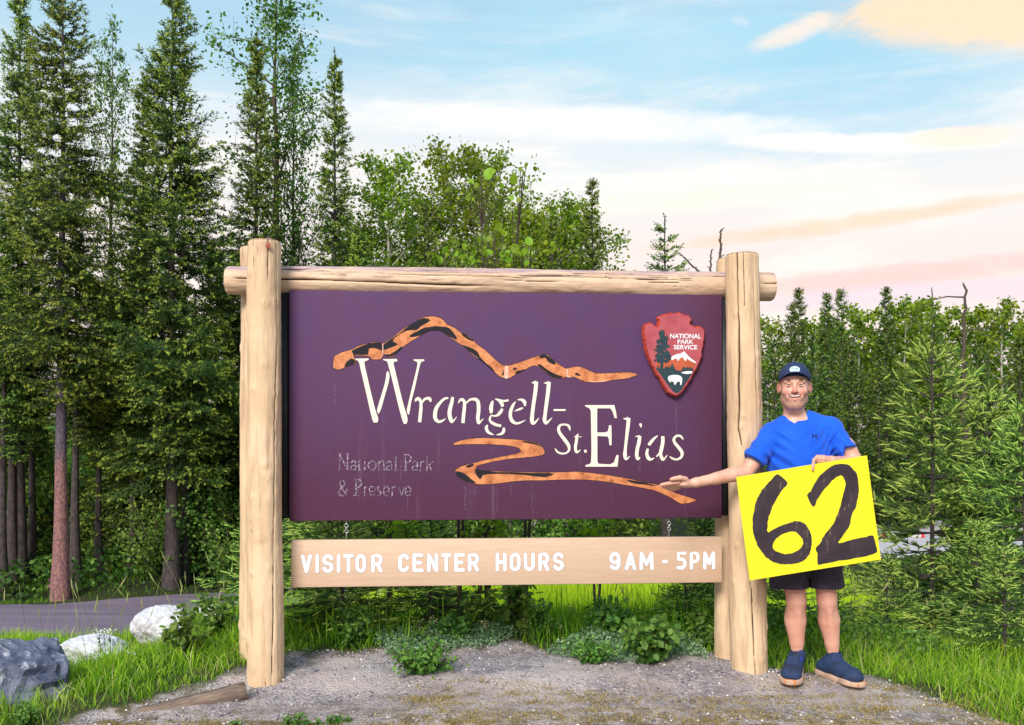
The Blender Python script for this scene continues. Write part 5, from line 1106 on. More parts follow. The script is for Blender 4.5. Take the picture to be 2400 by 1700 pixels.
    face = [(425, 245), (500, 215), (600, 190), (740, 185), (780, 172), (830, 205), (905, 212), (945, 265), (915, 300), (925, 360), (970, 372), (1000, 400), (1090, 395), (1150, 430), (1145, 560), (1125, 680), (1100, 780), (1110, 830), (1075, 920), (1045, 1000), (985, 1090), (930, 1200), (860, 1310), (800, 1400), (740, 1450), (700, 1465), (640, 1435), (590, 1400), (520, 1290), (440, 1150), (380, 1040), (330, 960), (290, 860), (255, 750), (225, 600), (215, 440), (215, 385), (260, 345), (320, 340), (370, 385), (425, 390), (455, 350), (450, 270)]
    th = .042
    def ep(pts, d=th): return np.array([sp(E0[0] + x / E0[2], E0[1] + y / E0[2], d) for x, y in pts])
    rr = np.random.default_rng(12); F0 = ep(face); F = []
    for i in range(len(F0)):
        for k in range(3): F.append(F0[i] * (1 - k / 3) + F0[(i + 1) % len(F0)] * k / 3)
    F = np.array(F); T = np.roll(F, -1, 0) - np.roll(F, 1, 0); T /= np.linalg.norm(T, axis=1)[:, None]; Nn = np.stack([-T[:, 1], T[:, 0]], -1)
    if ((F + Nn * .001 - F.mean(0)) ** 2).sum() < ((F - F.mean(0)) ** 2).sum(): Nn = -Nn
    F = F + rr.normal(0, .0011, F.shape); n = len(F); rings = [(0, th + .000), (.0035, th - .004), (.010, th * .55), (.012, th * .3), (.009, -.001)]
    V = np.concatenate([np.stack([(F + Nn * (o + (rr.random((n, 1)) - .4) * .007 * (0 < i < 4)))[:, 0], np.full(n, -y) + rr.normal(0, .0025, n) * (0 < i < 4), (F + Nn * (o + (rr.random((n, 1)) - .4) * .007 * (0 < i < 4)))[:, 1]], -1) for i, (o, y) in enumerate(rings)])
    i, j = np.meshgrid(np.arange(4), np.arange(n), indexing='ij'); jj = (j + 1) % n; Q = np.stack([i * n + j, i * n + jj, (i + 1) * n + jj, (i + 1) * n + j], -1).reshape(-1, 4)
    ctr3 = V.mean(0); 
    rimm = simple('red_chipped_rim', (.55, .075, .03), (.30, .03, .03), 55, .38, .4, contrast=(.4, .6)); facem = simple('red_enamel', (.44, .085, .105), (.36, .06, .075), 14, .4)
    green = simple('dark_green_enamel', (.012, .045, .055), (.010, .035, .045), 30, .4); wh = simple('white_enamel', (.84, .85, .88), None, 20, .4); ora = simple('orange_enamel', (.50, .10, .035), (.42, .08, .03), 20, .4)
    A = Acc(); A.add(V, Q=Q); rimo = link('arrowhead_emblem', A.mesh('arrowhead_emblem', rimm), root)
    A = Acc(); poly_plate(A, F, th + .0004, .001); link('face', A.mesh('emblem_face', facem), rimo)
    def pl(name, pts, mat, d, sm=2, holes=()):
        A = Acc(); poly_plate(A, ep(smooth_closed(np.array(pts, float), sm) if sm > 1 else pts), th + d, .0006, holes=[ep(h) for h in holes]); return link(name, A.mesh(name, mat), rimo)
    pl('mountain_base', [(365, 960), (500, 945), (620, 915), (690, 890), (790, 860), (900, 905), (1000, 955), (1018, 985), (990, 1050), (780, 1090), (700, 1090), (405, 1050)], ora, .0008, 1)
    pl('snowy_mountain', [(625, 880), (640, 850), (720, 815), (780, 805), (835, 770), (870, 810), (930, 870), (1025, 945), (1010, 958), (960, 935), (905, 905), (880, 880), (855, 932), (835, 900), (820, 868), (790, 865), (760, 890), (735, 930), (722, 890), (690, 885), (640, 912)], wh, .0014, 1)
    pl('meadow', [(390, 1050), (415, 1005), (425, 975), (440, 1040), (520, 1040), (535, 1015), (560, 1000), (575, 1035), (595, 985), (610, 1040), (630, 985), (650, 955), (668, 1000), (690, 1055), (740, 1078), (790, 1075), (822, 1000), (838, 1040), (855, 1010), (872, 1040), (888, 1008), (905, 1040), (920, 1010), (938, 1045), (952, 1018), (968, 1050), (988, 1055), (930, 1170), (850, 1290), (790, 1385), (735, 1430), (700, 1435), (650, 1400), (560, 1280), (480, 1170), (420, 1085)], green, .0020, 1)
    pl('tall_tree', [(450, 1060), (455, 950), (420, 958), (400, 920), (360, 930), (355, 905), (410, 880), (365, 850), (385, 820), (420, 790), (360, 750), (360, 730), (410, 730), (380, 690), (420, 660), (392, 630), (400, 590), (450, 570), (445, 530), (430, 490), (440, 450), (480, 432), (515, 440), (525, 480), (520, 520), (550, 540), (575, 525), (580, 580), (560, 620), (575, 660), (610, 690), (600, 710), (545, 720), (560, 750), (600, 780), (610, 820), (635, 850), (620, 900), (590, 930), (560, 955), (505, 940), (500, 1060)], green, .0026, 1, holes=[[(440, 640), (470, 645), (465, 665), (440, 662)], [(505, 740), (540, 770), (535, 785), (505, 760)], [(515, 885), (550, 880), (545, 898), (520, 900)], [(445, 800), (468, 800), (465, 820), (448, 818)]])
    pl('lake', [(785, 1107), (860, 1087), (955, 1085), (952, 1118), (860, 1130)], wh, .0030)
    pl('bison', [(575, 1200), (590, 1165), (640, 1147), (720, 1145), (780, 1165), (805, 1210), (795, 1270), (787, 1305), (770, 1302), (772, 1268), (750, 1247), (715, 1265), (697, 1300), (678, 1295), (670, 1265), (632, 1240), (615, 1265), (590, 1240)], wh, .0030)
    for txt, x0, x1, y0, y1 in (('NATIONAL', 610, 1102, 493, 566), ('PARK', 730, 980, 585, 650), ('SERVICE', 668, 1042, 670, 740)):
        cu = bpy.data.curves.new('emblem_text', 'FONT'); cu.body = txt; cu.offset = .022; cu.extrude = .0; cu.size = 1
        to = bpy.data.objects.new('emblem_text', cu); COL.objects.link(to); dg = bpy.context.evaluated_depsgraph_get(); me = bpy.data.meshes.new_from_object(to.evaluated_get(dg)); bpy.data.objects.remove(to)
        V = np.array([v.co[:] for v in me.vertices]); lo, hi = V.min(0), V.max(0); a, b = ep([(x0, y1)])[0], ep([(x1, y0)])[0]
        X = a[0] + (V[:, 0] - lo[0]) / (hi[0] - lo[0]) * (b[0] - a[0]); Z = a[1] + (V[:, 1] - lo[1]) / (hi[1] - lo[1]) * (b[1] - a[1])
        for v, x, z in zip(me.vertices, X, Z): v.co = (x, -th - .0024, z)
        me.materials.clear(); me.materials.append(wh); link('lettering', me, rimo)
    return root, L2
SIGN, SIGN_L2 = build_sign()

def build_hours_board():
    a0, b0 = sp(682.5, 1266), sp(1692.5, 1366); zt, zb = .794, .5245
    r = thing('hours_board', 'tan board hanging under the sign reading VISITOR CENTER HOURS 9AM - 5PM', 'sign', (PLX, PLY, 0)); r.rotation_euler.z = SYAW
    m = simple('tan_board_paint', (.63, .445, .315), (.57, .395, .275), 5, .6, .25, stretch=(1, 10, 10), contrast=(.3, .7))
    A = Acc(); A.box((a0[0], 0, zb), (b0[0], .042, zt)); bd = link('board', A.mesh('hours_board', m), r); bv = bd.modifiers.new('bevel', 'BEVEL'); bv.width = .004; bv.segments = 2
    white = simple('white_routed_paint', (.86, .87, .92), (.80, .81, .88), 60, .5); groove = simple('routed_edge', (.42, .33, .36), (.36, .28, .32), 60, .6)
    g = {'V': [[(0, 0), (.5, 1), (1, 0)]], 'I': [[(.5, 0), (.5, 1)]], 'T': [[(0, 0), (1, 0)], [(.5, 0), (.5, 1)]], 'H': [[(0, 0), (0, 1)], [(1, 0), (1, 1)], [(0, .5), (1, .5)]], 'N': [[(0, 1), (0, 0), (1, 1), (1, 0)]], 'E': [[(1, 0), (0, 0), (0, 1), (1, 1)], [(0, .5), (.8, .5)]],
         'A': [[(0, 1), (.5, 0), (1, 1)], [(.2, .68), (.8, .68)]], 'M': [[(0, 1), (0.03, 0), (.5, .72), (.97, 0), (1, 1)]], '-': [[(0, .55), (1, .55)]]}
    arc = lambda cx, cy, rx, ry, a0, a1, n=9: [(cx + rx * math.cos(math.radians(a)), cy - ry * math.sin(math.radians(a))) for a in np.linspace(a0, a1, n)]
    g['O'] = [arc(.5, .3, .5, .3, 0, 180) + arc(.5, .7, .5, .3, 180, 360) + [(1, .3)]]
    g['U'] = [[(0, 0)] + arc(.5, .7, .5, .3, 180, 360) + [(1, 0)]]
    g['C'] = [arc(.5, .3, .5, .3, 25, 180) + arc(.5, .7, .5, .3, 180, 335)]
    g['S'] = [arc(.5, .26, .5, .26, 20, 180)[:-1] + arc(.5, .27, .5, .23, 180, 250, 4) + arc(.5, .73, .5, .23, 70, 0, 4) + arc(.5, .74, .5, .26, 0, -160)]
    g['P'] = [[(0, 1), (0, 0), (.55, 0)] + arc(.6, .28, .4, .28, 90, -90) + [(0, .56)]]
    g['R'] = [[(0, 1), (0, 0), (.55, 0)] + arc(.6, .27, .4, .27, 90, -90) + [(0, .54)], [(.55, .54), (1, 1)]]
    g['5'] = [[(.95, 0), (.05, 0), (.03, .44)] + arc(.48, .70, .5, .30, 110, -90, 9) + [(.0, .98)]]
    g['9'] = [arc(.5, .3, .5, .3, 0, 360, 15), [(1, .3)] + arc(.5, .7, .5, .3, 0, -150, 7)]
    A8 = (680, 1260, 2.248); one = abs(sp(1200, 1300)[0] - sp(1201, 1300)[0])
    for ch, x0, x1 in (('V', 57, 115), ('I', 135, 152), ('S', 170, 228), ('I', 247, 264), ('T', 280, 335), ('O', 345, 400), ('R', 428, 487), ('C', 570, 628), ('E', 645, 703), ('N', 722, 780), ('T', 795, 850), ('E', 865, 920), ('R', 937, 995), ('H', 1083, 1140), ('O', 1157, 1214), ('U', 1231, 1289), ('R', 1308, 1365), ('S', 1385, 1442),
                       ('9', 1682, 1740), ('A', 1763, 1823), ('M', 1840, 1915), ('-', 1960, 1990), ('5', 2035, 2090), ('P', 2105, 2158), ('M', 2175, 2240)):
        A = Acc(); B = Acc(); w = 18.
        for s in g[ch]:
            P = []
            for (gx, gy) in s:
                x = x0 + w / 2 + gx * (x1 - x0 - w) if x1 - x0 > w else (x0 + x1) / 2; t0 = 90 - x / 2240 * 17; t1 = 188 - x / 2240 * 20; y = t0 + w / 2 + gy * (t1 - t0 - w); q = sp(A8[0] + x / A8[2], A8[1] + y / A8[2]); P.append((q[0], q[1], w / A8[2] * one))
            # joints: one rounded stroke per straight run, continuous for the curves
            if ch in 'VNEAMHTI-': runs = [P[i:i + 2] for i in range(len(P) - 1)]
            else: runs = [P]
            for run in runs:
                stroke(A, run, .0016, .0018, True, False); stroke(B, [(x, z, ww + .0048) for x, z, ww in run], .0004, .0005, True, False)
        o = link('letter', A.mesh('letter', white), bd); link('letter_edge', B.mesh('letter_edge', groove), bd)
    # hangers
    steel = simple('galvanised_steel', (.55, .56, .58), (.35, .35, .37), 60, .35, metallic=.8)
    for u in (811, 1570):
        x = sp(u, 1240)[0]; A = Acc(); a = np.linspace(0, 2 * np.pi, 14)
        A.tube(np.stack([x + .010 * np.cos(a), a * 0 + .02, .842 + .010 * np.sin(a)], -1), .003, 6); A.tube([(x, .02, .79), (x, .02, .832)], .0032, 6)
        A.tube(np.stack([a * 0 + x, .02 + .010 * np.cos(a), .857 + .011 * np.sin(a)], -1), .003, 6)
        A.tube(np.stack([x + .010 * np.cos(a), a * 0 + .02, .874 + .011 * np.sin(a)], -1), .003, 6); A.tube([(x, .02, .883), (x, .02, .906)], .0032, 6); link('hanger', A.mesh('hanger', steel), r)
build_hours_board()
# ------------------------------------------------------------------ the man: surfaces grown from blended volumes
class Field:
    def __init__(s, lo, hi, h):
        s.lo = np.array(lo, float); s.h = h; s.n = np.ceil((np.array(hi) - s.lo) / h).astype(int) + 1
        s.d = np.full(s.n, .08, np.float32); s.ax = [s.lo[i] + np.arange(s.n[i]) * h for i in range(3)]
    def reg(s, lo, hi, pad):
        fr = getattr(s, 'frame', None)
        if fr is not None:
            c, an = fr; cs, sn = math.cos(an), math.sin(an); m = (np.array(lo) + np.array(hi)) / 2 - c; e = (np.array(hi, float) - lo) / 2; q = math.hypot(e[0], e[1])
            m = c + [cs * m[0] - sn * m[1], sn * m[0] + cs * m[1], m[2]]; lo, hi = m - [q, q, e[2]], m + [q, q, e[2]]
        a = np.clip(((np.array(lo) - pad - s.lo) / s.h).astype(int), 0, s.n - 1); b = np.clip(((np.array(hi) + pad - s.lo) / s.h).astype(int) + 2, 1, s.n)
        sl = tuple(slice(a[i], b[i]) for i in range(3)); X, Y, Z = np.meshgrid(*[s.ax[i][sl[i]] for i in range(3)], indexing='ij', sparse=True)
        if fr is not None: X, Y = c[0] + cs * (X - c[0]) + sn * (Y - c[1]), c[1] - sn * (X - c[0]) + cs * (Y - c[1])
        return sl, X, Y, Z
    def op(s, sl, q, k, sub=False, inter=False):
        c = s.d[sl]
        if sub: hh = np.maximum(k - np.abs(c + q), 0) / max(k, 1e-6); s.d[sl] = np.maximum(c, -q) + hh * hh * k * .25
        else: hh = np.maximum(k - np.abs(c - q), 0) / max(k, 1e-6); s.d[sl] = np.minimum(c, q) - hh * hh * k * .25
    def cap(s, a, b, r0, r1=None, k=.02, sub=False, sc=(1, 1, 1)):
        r1 = r0 if r1 is None else r1; a = np.array(a, float); b = np.array(b, float); m = max(r0, r1) * max(sc); sl, X, Y, Z = s.reg(np.minimum(a, b) - m, np.maximum(a, b) + m, k + .02)
        v = b - a; L = v @ v + 1e-12; t = np.clip(((X - a[0]) * v[0] + (Y - a[1]) * v[1] + (Z - a[2]) * v[2]) / L, 0, 1)
        q = np.sqrt(((X - a[0] - t * v[0]) / sc[0]) ** 2 + ((Y - a[1] - t * v[1]) / sc[1]) ** 2 + ((Z - a[2] - t * v[2]) / sc[2]) ** 2) - (r0 + (r1 - r0) * t); s.op(sl, q, k, sub); return s
    def ell(s, c, r, k=.02, sub=False, rot=None):
        c = np.array(c, float); r = np.array(r, float); m = r.max() if rot is not None else r; sl, X, Y, Z = s.reg(c - m, c + m, k + .02); x, y, z = X - c[0], Y - c[1], Z - c[2]
        if rot is not None: R = np.array(Matrix.Rotation(math.radians(rot[1]), 3, rot[0])); x, y, z = (R[0, 0] * x + R[1, 0] * y + R[2, 0] * z, R[0, 1] * x + R[1, 1] * y + R[2, 1] * z, R[0, 2] * x + R[1, 2] * y + R[2, 2] * z)
        k0 = np.sqrt((x / r[0]) ** 2 + (y / r[1]) ** 2 + (z / r[2]) ** 2); k1 = np.sqrt((x / r[0] ** 2) ** 2 + (y / r[1] ** 2) ** 2 + (z / r[2] ** 2) ** 2) + 1e-6; s.op(sl, k0 * (k0 - 1) / k1, k, sub); return s
    def chain(s, pts, k=.02, kj=.02):
        for (a, b) in zip(pts[:-1], pts[1:]): s.cap(a[:3], b[:3], a[3], b[3], kj if a is not pts[0] else k)
        return s
    def cut(s, c, n, box=None):                        # remove what lies on the side n points to
        c = np.array(c, float); n = np.array(n, float); n /= np.linalg.norm(n)
        if box is None: sl = (slice(None),) * 3; X, Y, Z = np.meshgrid(*s.ax, indexing='ij', sparse=True)
        else: sl, X, Y, Z = s.reg(box[0], box[1], 0)
        s.d[sl] = np.maximum(s.d[sl], (X - c[0]) * n[0] + (Y - c[1]) * n[1] + (Z - c[2]) * n[2]); return s
    def surface(s, noise=None):
        d = s.d; neg = d < 0; nx, ny, nz = d.shape; act = np.zeros((nx - 1, ny - 1, nz - 1), bool); A = np.zeros(act.shape, np.int8)
        for i in (0, 1):
            for j in (0, 1):
                for k in (0, 1): A += neg[i:nx - 1 + i, j:ny - 1 + j, k:nz - 1 + k]
        act = (A > 0) & (A < 8); I, J, K = np.nonzero(act); idx = np.full(act.shape, -1, np.int32); idx[I, J, K] = np.arange(len(I)); S = np.zeros((len(I), 3)); C = np.zeros(len(I))
        cor = [(a, b, c) for a in (0, 1) for b in (0, 1) for c in (0, 1)]
        for p in cor:
            for axs in range(3):
                if p[axs]: continue
                q = list(p); q[axs] = 1; v0 = d[I + p[0], J + p[1], K + p[2]]; v1 = d[I + q[0], J + q[1], K + q[2]]; m = (v0 < 0) != (v1 < 0); t = np.where(m, v0 / np.where(m, v0 - v1, 1), 0)
                for ax in range(3): S[:, ax] += np.where(m, p[ax] + (t if ax == axs else 0), 0)
                C += m
        V = s.lo + (np.stack([I, J, K], -1) + S / C[:, None]) * s.h; Q = []
        for axs in range(3):
            o1, o2 = [(1, 2), (2, 0), (0, 1)][axs]; sl0 = [slice(1, -1)] * 3; sl0[axs] = slice(0, -1); sl1 = [slice(1, -1)] * 3; sl1[axs] = slice(1, None)
            n0, n1 = neg[tuple(sl0)], neg[tuple(sl1)]; E = np.nonzero(n0 != n1); fl = n0[E]; P = [E[0] + (axs != 0), E[1] + (axs != 1), E[2] + (axs != 2)]
            def at_(a, b):
                R = [P[0].copy(), P[1].copy(), P[2].copy()]; R[o1] -= a; R[o2] -= b; return idx[R[0], R[1], R[2]]
            q = np.stack([at_(0, 0), at_(1, 0), at_(1, 1), at_(0, 1)], -1); q[~fl] = q[~fl][:, ::-1]; Q.append(q)
        Q = np.concatenate(Q); Q = Q[(Q >= 0).all(1)]; return V, Q
def lap(V, Q, it=2, lam=.5):
    E = np.concatenate([Q[:, [0, 1]], Q[:, [1, 2]], Q[:, [2, 3]], Q[:, [3, 0]]]); n = len(V); deg = np.bincount(E.ravel(), minlength=n)[:, None] + 1e-9
    for _ in range(it):
        S = np.stack([np.bincount(E[:, 0], V[E[:, 1], a], n) + np.bincount(E[:, 1], V[E[:, 0], a], n) for a in range(3)], -1); V = V + lam * (S / deg - V)
    return V

def build_man():
    Y0 = 4.98; W = lambda u, v, Y=Y0: at(u, v, Y)
    root_p = np.array([1.66, 5.0, gz1(1.66, 4.95)]); root = thing('person', 'smiling man in blue V-neck T-shirt, black shorts and navy cap pointing at the sign', 'person', root_p)
    hc = W(1862, 906, 4.96); hc[2] += 0            # centre of the head, near eye level
    H = lambda x, y, z: hc + np.array([x, y, z])
    def smile(b_):
        for x0, y0, z0, r0, x1, y1, z1, r1 in ((-.035, -.082, -.050, .0035, -.019, -.095, -.0590, .0082), (-.019, -.095, -.0590, .0082, 0, -.101, -.0635, .0100), (0, -.101, -.0635, .0100, .019, -.095, -.0590, .0082), (.019, -.095, -.0590, .0082, .035, -.082, -.050, .0035)):
            b_.cap(H(x0, y0, z0), H(x1, y1, z1), r0, r1, .003, sub=True)
    b = Field((.74, 4.52, -.02), (2.02, 5.28, 1.86), .0042)
    FA = math.radians(-16.5); b.frame = (hc, FA)
    # head
    b.ell(H(0, .012, .035), (.080, .096, .088), .02).ell(H(0, -.022, -.042), (.069, .070, .078), .03).ell(H(.0, -.062, -.100), (.032, .030, .026), .03)
    b.cap(H(-.048, .0, -.075), H(-.018, -.055, -.108), .022, .02, .03).cap(H(.048, .0, -.075), H(.018, -.055, -.108), .022, .02, .03)
    for s in (-1, 1):
        b.ell(H(.041 * s, -.066, -.032), (.024, .020, .019), .018); b.cap(H(.012 * s, -.089, .024), H(.048 * s, -.074, .024), .0095, .008, .014)
        b.ell(H(.031 * s, -.101, .006), (.0175, .014, .0095), .008, sub=True)
        b.ell(H(.084 * s, .006, -.008), (.010, .021, .032), .008, rot=('Z', -18 * s)); b.ell(H(.092 * s, -.002, -.004), (.005, .010, .017), .006, sub=True)
        b.cap(H(.0325 * s, -.092, -.048), H(.052 * s, -.074, -.078), .0035, .003, .010, sub=True)
    b.cap(H(0, -.088, .012), H(0, -.112, -.030), .0085, .0125, .012); 
    for s in (-1, 1): b.ell(H(.0135 * s, -.101, -.034), (.0085, .0095, .008), .006)
    b.ell(H(0, -.078, -.066), (.046, .020, .024), .012)                                            # muzzle
    b.chain([(*H(-.035, -.080, -.050), .0035), (*H(-.020, -.092, -.0595), .0080), (*H(0, -.099, -.0630), .0095), (*H(.020, -.092, -.0595), .0080), (*H(.035, -.080, -.050), .0035)], .003, .003) if False else smile(b)                                 # open smile
    b.cap(H(-.036, -.079, -.0455), H(0, -.097, -.0525), .0035, .0045, .006).cap(H(.036, -.079, -.0455), H(0, -.097, -.0525), .0035, .0045, .006)
    b.cap(H(-.032, -.080, -.0580), H(0, -.097, -.0785), .0042, .006, .006).cap(H(.032, -.080, -.0580), H(0, -.097, -.0785), .0042, .006, .006)
    b.frame = None
    # neck, trunk
    nb = W(1864, 992, 5.02); b.cap(H(0, .025, -.07), nb + [0, .0, -.02], .056, .060, .03)
    shl, shr = W(1809, 1019, 5.0), W(1946, 1005, 5.0)
    b.cap(nb + [0, .0, -.01], shl, .048, .050, .05).cap(nb + [0, 0, -.01], shr, .048, .050, .05)
    b.ell((1.615, 5.0, 1.29), (.165, .105, .20), .06).ell((1.62, 4.99, 1.06), (.155, .115, .20), .06).ell((1.65, 5.0, .88), (.165, .115, .13), .05)
    # viewer-left arm: hangs out and points to the sign
    el = W(1749, 1108, 4.93); wr = W(1632, 1131, 4.86)
    b.chain([(*shl, .053), (*(shl * .5 + el * .5 + [0, 0, .0]), .049), (*el, .0405)], .04, .012)
    b.chain([(*el, .0405), (*(el * .72 + wr * .28 + [0, 0, .004]), .0415), (*(el * .4 + wr * .6), .0345), (*(el * .15 + wr * .85), .0280), (*wr, .0265)], .012, .008)
    pc = W(1600, 1135, 4.85); b.ell(pc, (.048, .038, .0175), .012, rot=('Y', 4)).cap(wr, pc + [.02, 0, 0], .0255, .020, .015).ell(pc + np.array([.010, -.012, .008]), (.032, .022, .017), .010)
    def finger(p, k=.006): b.chain(p, k, .004)
    w = lambda u, v, Y, r: (*at(u, v, Y), r)
    finger([w(1588, 1131, 4.815, .0122), w(1571, 1133, 4.80, .0112), w(1559, 1135, 4.795, .0102), w(1551, 1136, 4.79, .0085)])
    finger([w(1585, 1136, 4.84, .0122), w(1567, 1138.5, 4.835, .0112), w(1555, 1139.5, 4.83, .0102), w(1548, 1138, 4.83, .0085)])
    finger([w(1587, 1140, 4.862, .0115), w(1570, 1143, 4.862, .0105), w(1559, 1143, 4.86, .0095), w(1553, 1141, 4.86, .008)])
    finger([w(1592, 1143, 4.885, .0105), w(1578, 1147, 4.892, .0095), w(1568, 1147.5, 4.895, .0085), w(1562, 1145.5, 4.895, .0072)])
    finger([w(1608, 1124, 4.825, .0155), w(1594, 1120, 4.80, .0135), w(1581, 1122, 4.79, .0118), w(1573, 1124, 4.785, .0098)], .012)
    # viewer-right arm: bent, hand grips the top edge of the yellow board
    er = W(2012, 1095, 4.93); wr2 = at(1948, 1082, 4.755)
    b.chain([(*shr, .054), (*(shr * .5 + er * .5 + [.008, 0, 0]), .049), (*er, .043)], .04, .03)
    b.chain([(*er, .043), (*(er * .6 + wr2 * .4 + [0, 0, .008]), .041), (*wr2, .028)], .02, .02)
    pc2 = at(1924, 1078, 4.735); b.ell(pc2, (.040, .020, .022), .015, rot=('Y', -8)).cap(wr2, pc2, .026, .02, .02)
    finger([w(1914, 1073, 4.72, .0105), w(1907, 1079, 4.695, .0100), w(1905, 1092, 4.678, .0092), w(1905, 1103, 4.678, .0078)])
    for q, (u, v) in enumerate(((1916, 1070), (1924, 1070.5), (1932, 1072))):
        finger([w(u, v, 4.728, .0102), w(u - 2, v + 4, 4.712, .0098), w(u - 1, v + 12, 4.715, .009), w(u + 3, v + 17, 4.725, .008)], .005)
    # legs
    for s, hip, kn, cf, an, toe in ((-1, (1.565, 5.0, .86), W(1866, 1410, 5.0), W(1865, 1455, 5.025), W(1869, 1545, 5.04), 0), (1, (1.745, 5.0, .86), W(1938, 1410, 5.0), W(1944, 1455, 5.025), W(1954, 1548, 5.03), 0)):
        kn = np.array(kn); b.chain([(*hip, .088), (*(np.array(hip) * .45 + kn * .55), .070), (*kn, .0515)], .04, .02); b.ell(kn + [0, -.020, .0], (.034, .038, .040), .03)
        b.chain([(*kn, .0500), (*(kn * .5 + cf * .5), .0525), (*cf, .0575), (*(cf * .45 + an * .55), .0415), (*(cf * .15 + an * .85), .0315), (*an, .0315), (*(an - [0, 0, .09]), .033)], .02, .006); b.ell(cf + [0, .018, .015], (.056, .048, .10), .02)
        b.cap(kn + [0, -.040, -.05], an + [0, -.016, .06], .013, .010, .02)
    V, Q = b.surface(); Vl = lap(V, Q, 14, .5); fz = ((V[:, 2] < .52) | ((V[:, 0] > .955) & (V[:, 2] < 1.42)))[:, None] & (np.hypot(V[:, 0] - 1.72, V[:, 1] - 4.70) > .13)[:, None]; V = np.where(fz, Vl, lap(V, Q, 1, .35))
    P = V - hc; P = np.stack([math.cos(FA) * P[:, 0] + math.sin(FA) * P[:, 1], -math.sin(FA) * P[:, 0] + math.cos(FA) * P[:, 1], P[:, 2]], -1); beard = ss(-.030, -.052, P[:, 2]) * ss(-.14, -.115, P[:, 2]) * ss(-.0, -.030, P[:, 1]) * (1 - .0 * P[:, 0]); beard = np.maximum(beard * ss(.030, .046, np.abs(P[:, 0]) + .25 * (-.05 - P[:, 2]) * 2.4), beard * ss(-.080, -.092, P[:, 2]))
    beard = np.maximum(beard, .8 * ss(.024, .014, np.abs(P[:, 0])) * ss(-.035, -.041, P[:, 2]) * ss(-.052, -.046, P[:, 2]) * ss(-.08, -.09, P[:, 1])); side = ss(.06, .07, np.abs(P[:, 0])) * ss(-.06, .0, P[:, 2]) * ss(.08, .02, P[:, 2]) * ss(-.055, -.03, P[:, 1]) * ss(.02, .0, P[:, 1]); beard = np.maximum(beard, side * .6)
    isface = (np.abs(P[:, 0]) < .11) & (P[:, 2] > -.14)
    red = isface * (np.exp(-((np.abs(P[:, 0]) - .042) / .02) ** 2 - ((P[:, 2] + .03) / .022) ** 2) + np.exp(-(P[:, 0] / .016) ** 2 - ((P[:, 2] + .025) / .02) ** 2) + 1.5 * ss(.037, .031, np.abs(P[:, 0])) * (np.exp(-((P[:, 2] + .0525 - 5.5 * P[:, 0] ** 2) / .0038) ** 2) + np.exp(-((P[:, 2] + .0775 - 17 * P[:, 0] ** 2) / .005) ** 2)) * (P[:, 1] < -.085) + .9 * (np.abs(P[:, 0]) > .08))
    kneer = np.exp(-((V[:, 2] - .50) / .05) ** 2) * (V[:, 1] < 5.0)
    red = np.clip(red + .6 * kneer + .25 * (V[:, 2] < .45), 0, 1)
    mouth = isface * ss(.036, .030, np.abs(P[:, 0])) * np.exp(-((P[:, 2] + .064 - 9. * P[:, 0] ** 2) / .0075) ** 2) * (P[:, 1] < -.070) * (P[:, 1] > -.0965)
    m, t = new_mat('skin'); n = t.noise(t.geo, 9, 5, .65); n2 = t.noise(t.geo, 160, 3, .7)
    c = t.mix(t.maprange(n, .35, .65), (.77, .445, .335), (.68, .35, .25)); c = t.mix(t.math('MULTIPLY', attr(t, 'red'), .62), c, (.55, .15, .12)); c = t.mix(t.math('MULTIPLY', t.maprange(n2, .45, .7), .34), c, (.40, .16, .11))
    c = t.mix(t.math('MULTIPLY', attr(t, 'beard'), t.maprange(n2, .30, .60, .15, .55)), c, (.22, .11, .08)); c = t.mix(attr(t, 'mouth'), c, (.10, .015, .015))
    t.set(t.b.inputs['Base Color'], c); t.b.inputs['Roughness'].default_value = .5; t.b.inputs['Subsurface Weight'].default_value = .08; t.b.inputs['Subsurface Radius'].default_value = (.02, .006, .004); t.b.inputs['Subsurface Scale'].default_value = .5; bump(t, n2, .12, .001)
    # keep only the skin that clothes leave bare, plus a margin
    link('body', mesh_np('body', V - root_p, Q, m, {'beard': np.clip(beard, 0, 1), 'red': red, 'mouth': np.clip(mouth, 0, 1)}, True), root)
    # eyes, teeth, brows
    ew = simple('eye_white', (.78, .74, .70), None, 10, .2); ir = simple('iris_dark', (.035, .045, .05), None, 10, .15); teeth = simple('teeth_white', (.80, .77, .70), None, 10, .3); hair = simple('short_brown_hair', (.075, .042, .025), (.05, .03, .02), 80, .9)
    def uv(name, c, r, mat, par, seg=20):
        bm = bmesh.new(); bmesh.ops.create_uvsphere(bm, u_segments=seg, v_segments=seg // 2 + 2, radius=1); me = bpy.data.meshes.new(name); bm.to_mesh(me); bm.free(); me.materials.append(mat)
        Vv = np.array([v.co[:] for v in me.vertices]) * r + c - root_p; me.vertices.foreach_set('co', Vv.astype(np.float32).ravel()); me.polygons.foreach_set('use_smooth', np.ones(len(me.polygons), bool)); return link(name, me, par)
    for s in (-1, 1):
        e = uv('eye', H(.031 * s, -.0815, .0055), (.0112, .0112, .0056), ew, root); uv('iris', H(.031 * s - .0005, -.0915, .0052), (.0056, .0030, .0050), ir, e, 14)
        A = Acc(); a = np.linspace(-1, 1, 9); 
        A.tube([H((.031 + .0155 * q) * s, -.0930 + .010 * q * q, .0112 - .0060 * q * q) - root_p for q in a], [.0008, .0022, .003, .0032, .0034, .0032, .003, .0022, .0008], 6); A.tube([H((.031 + .0150 * q) * s, -.0925 + .010 * q * q, -.0005 + .0035 * q * q) - root_p for q in a], [.0008, .0018, .0024, .0026, .0026, .0026, .0024, .0018, .0008], 6); link('eyelid', A.mesh('eyelid', m), root)
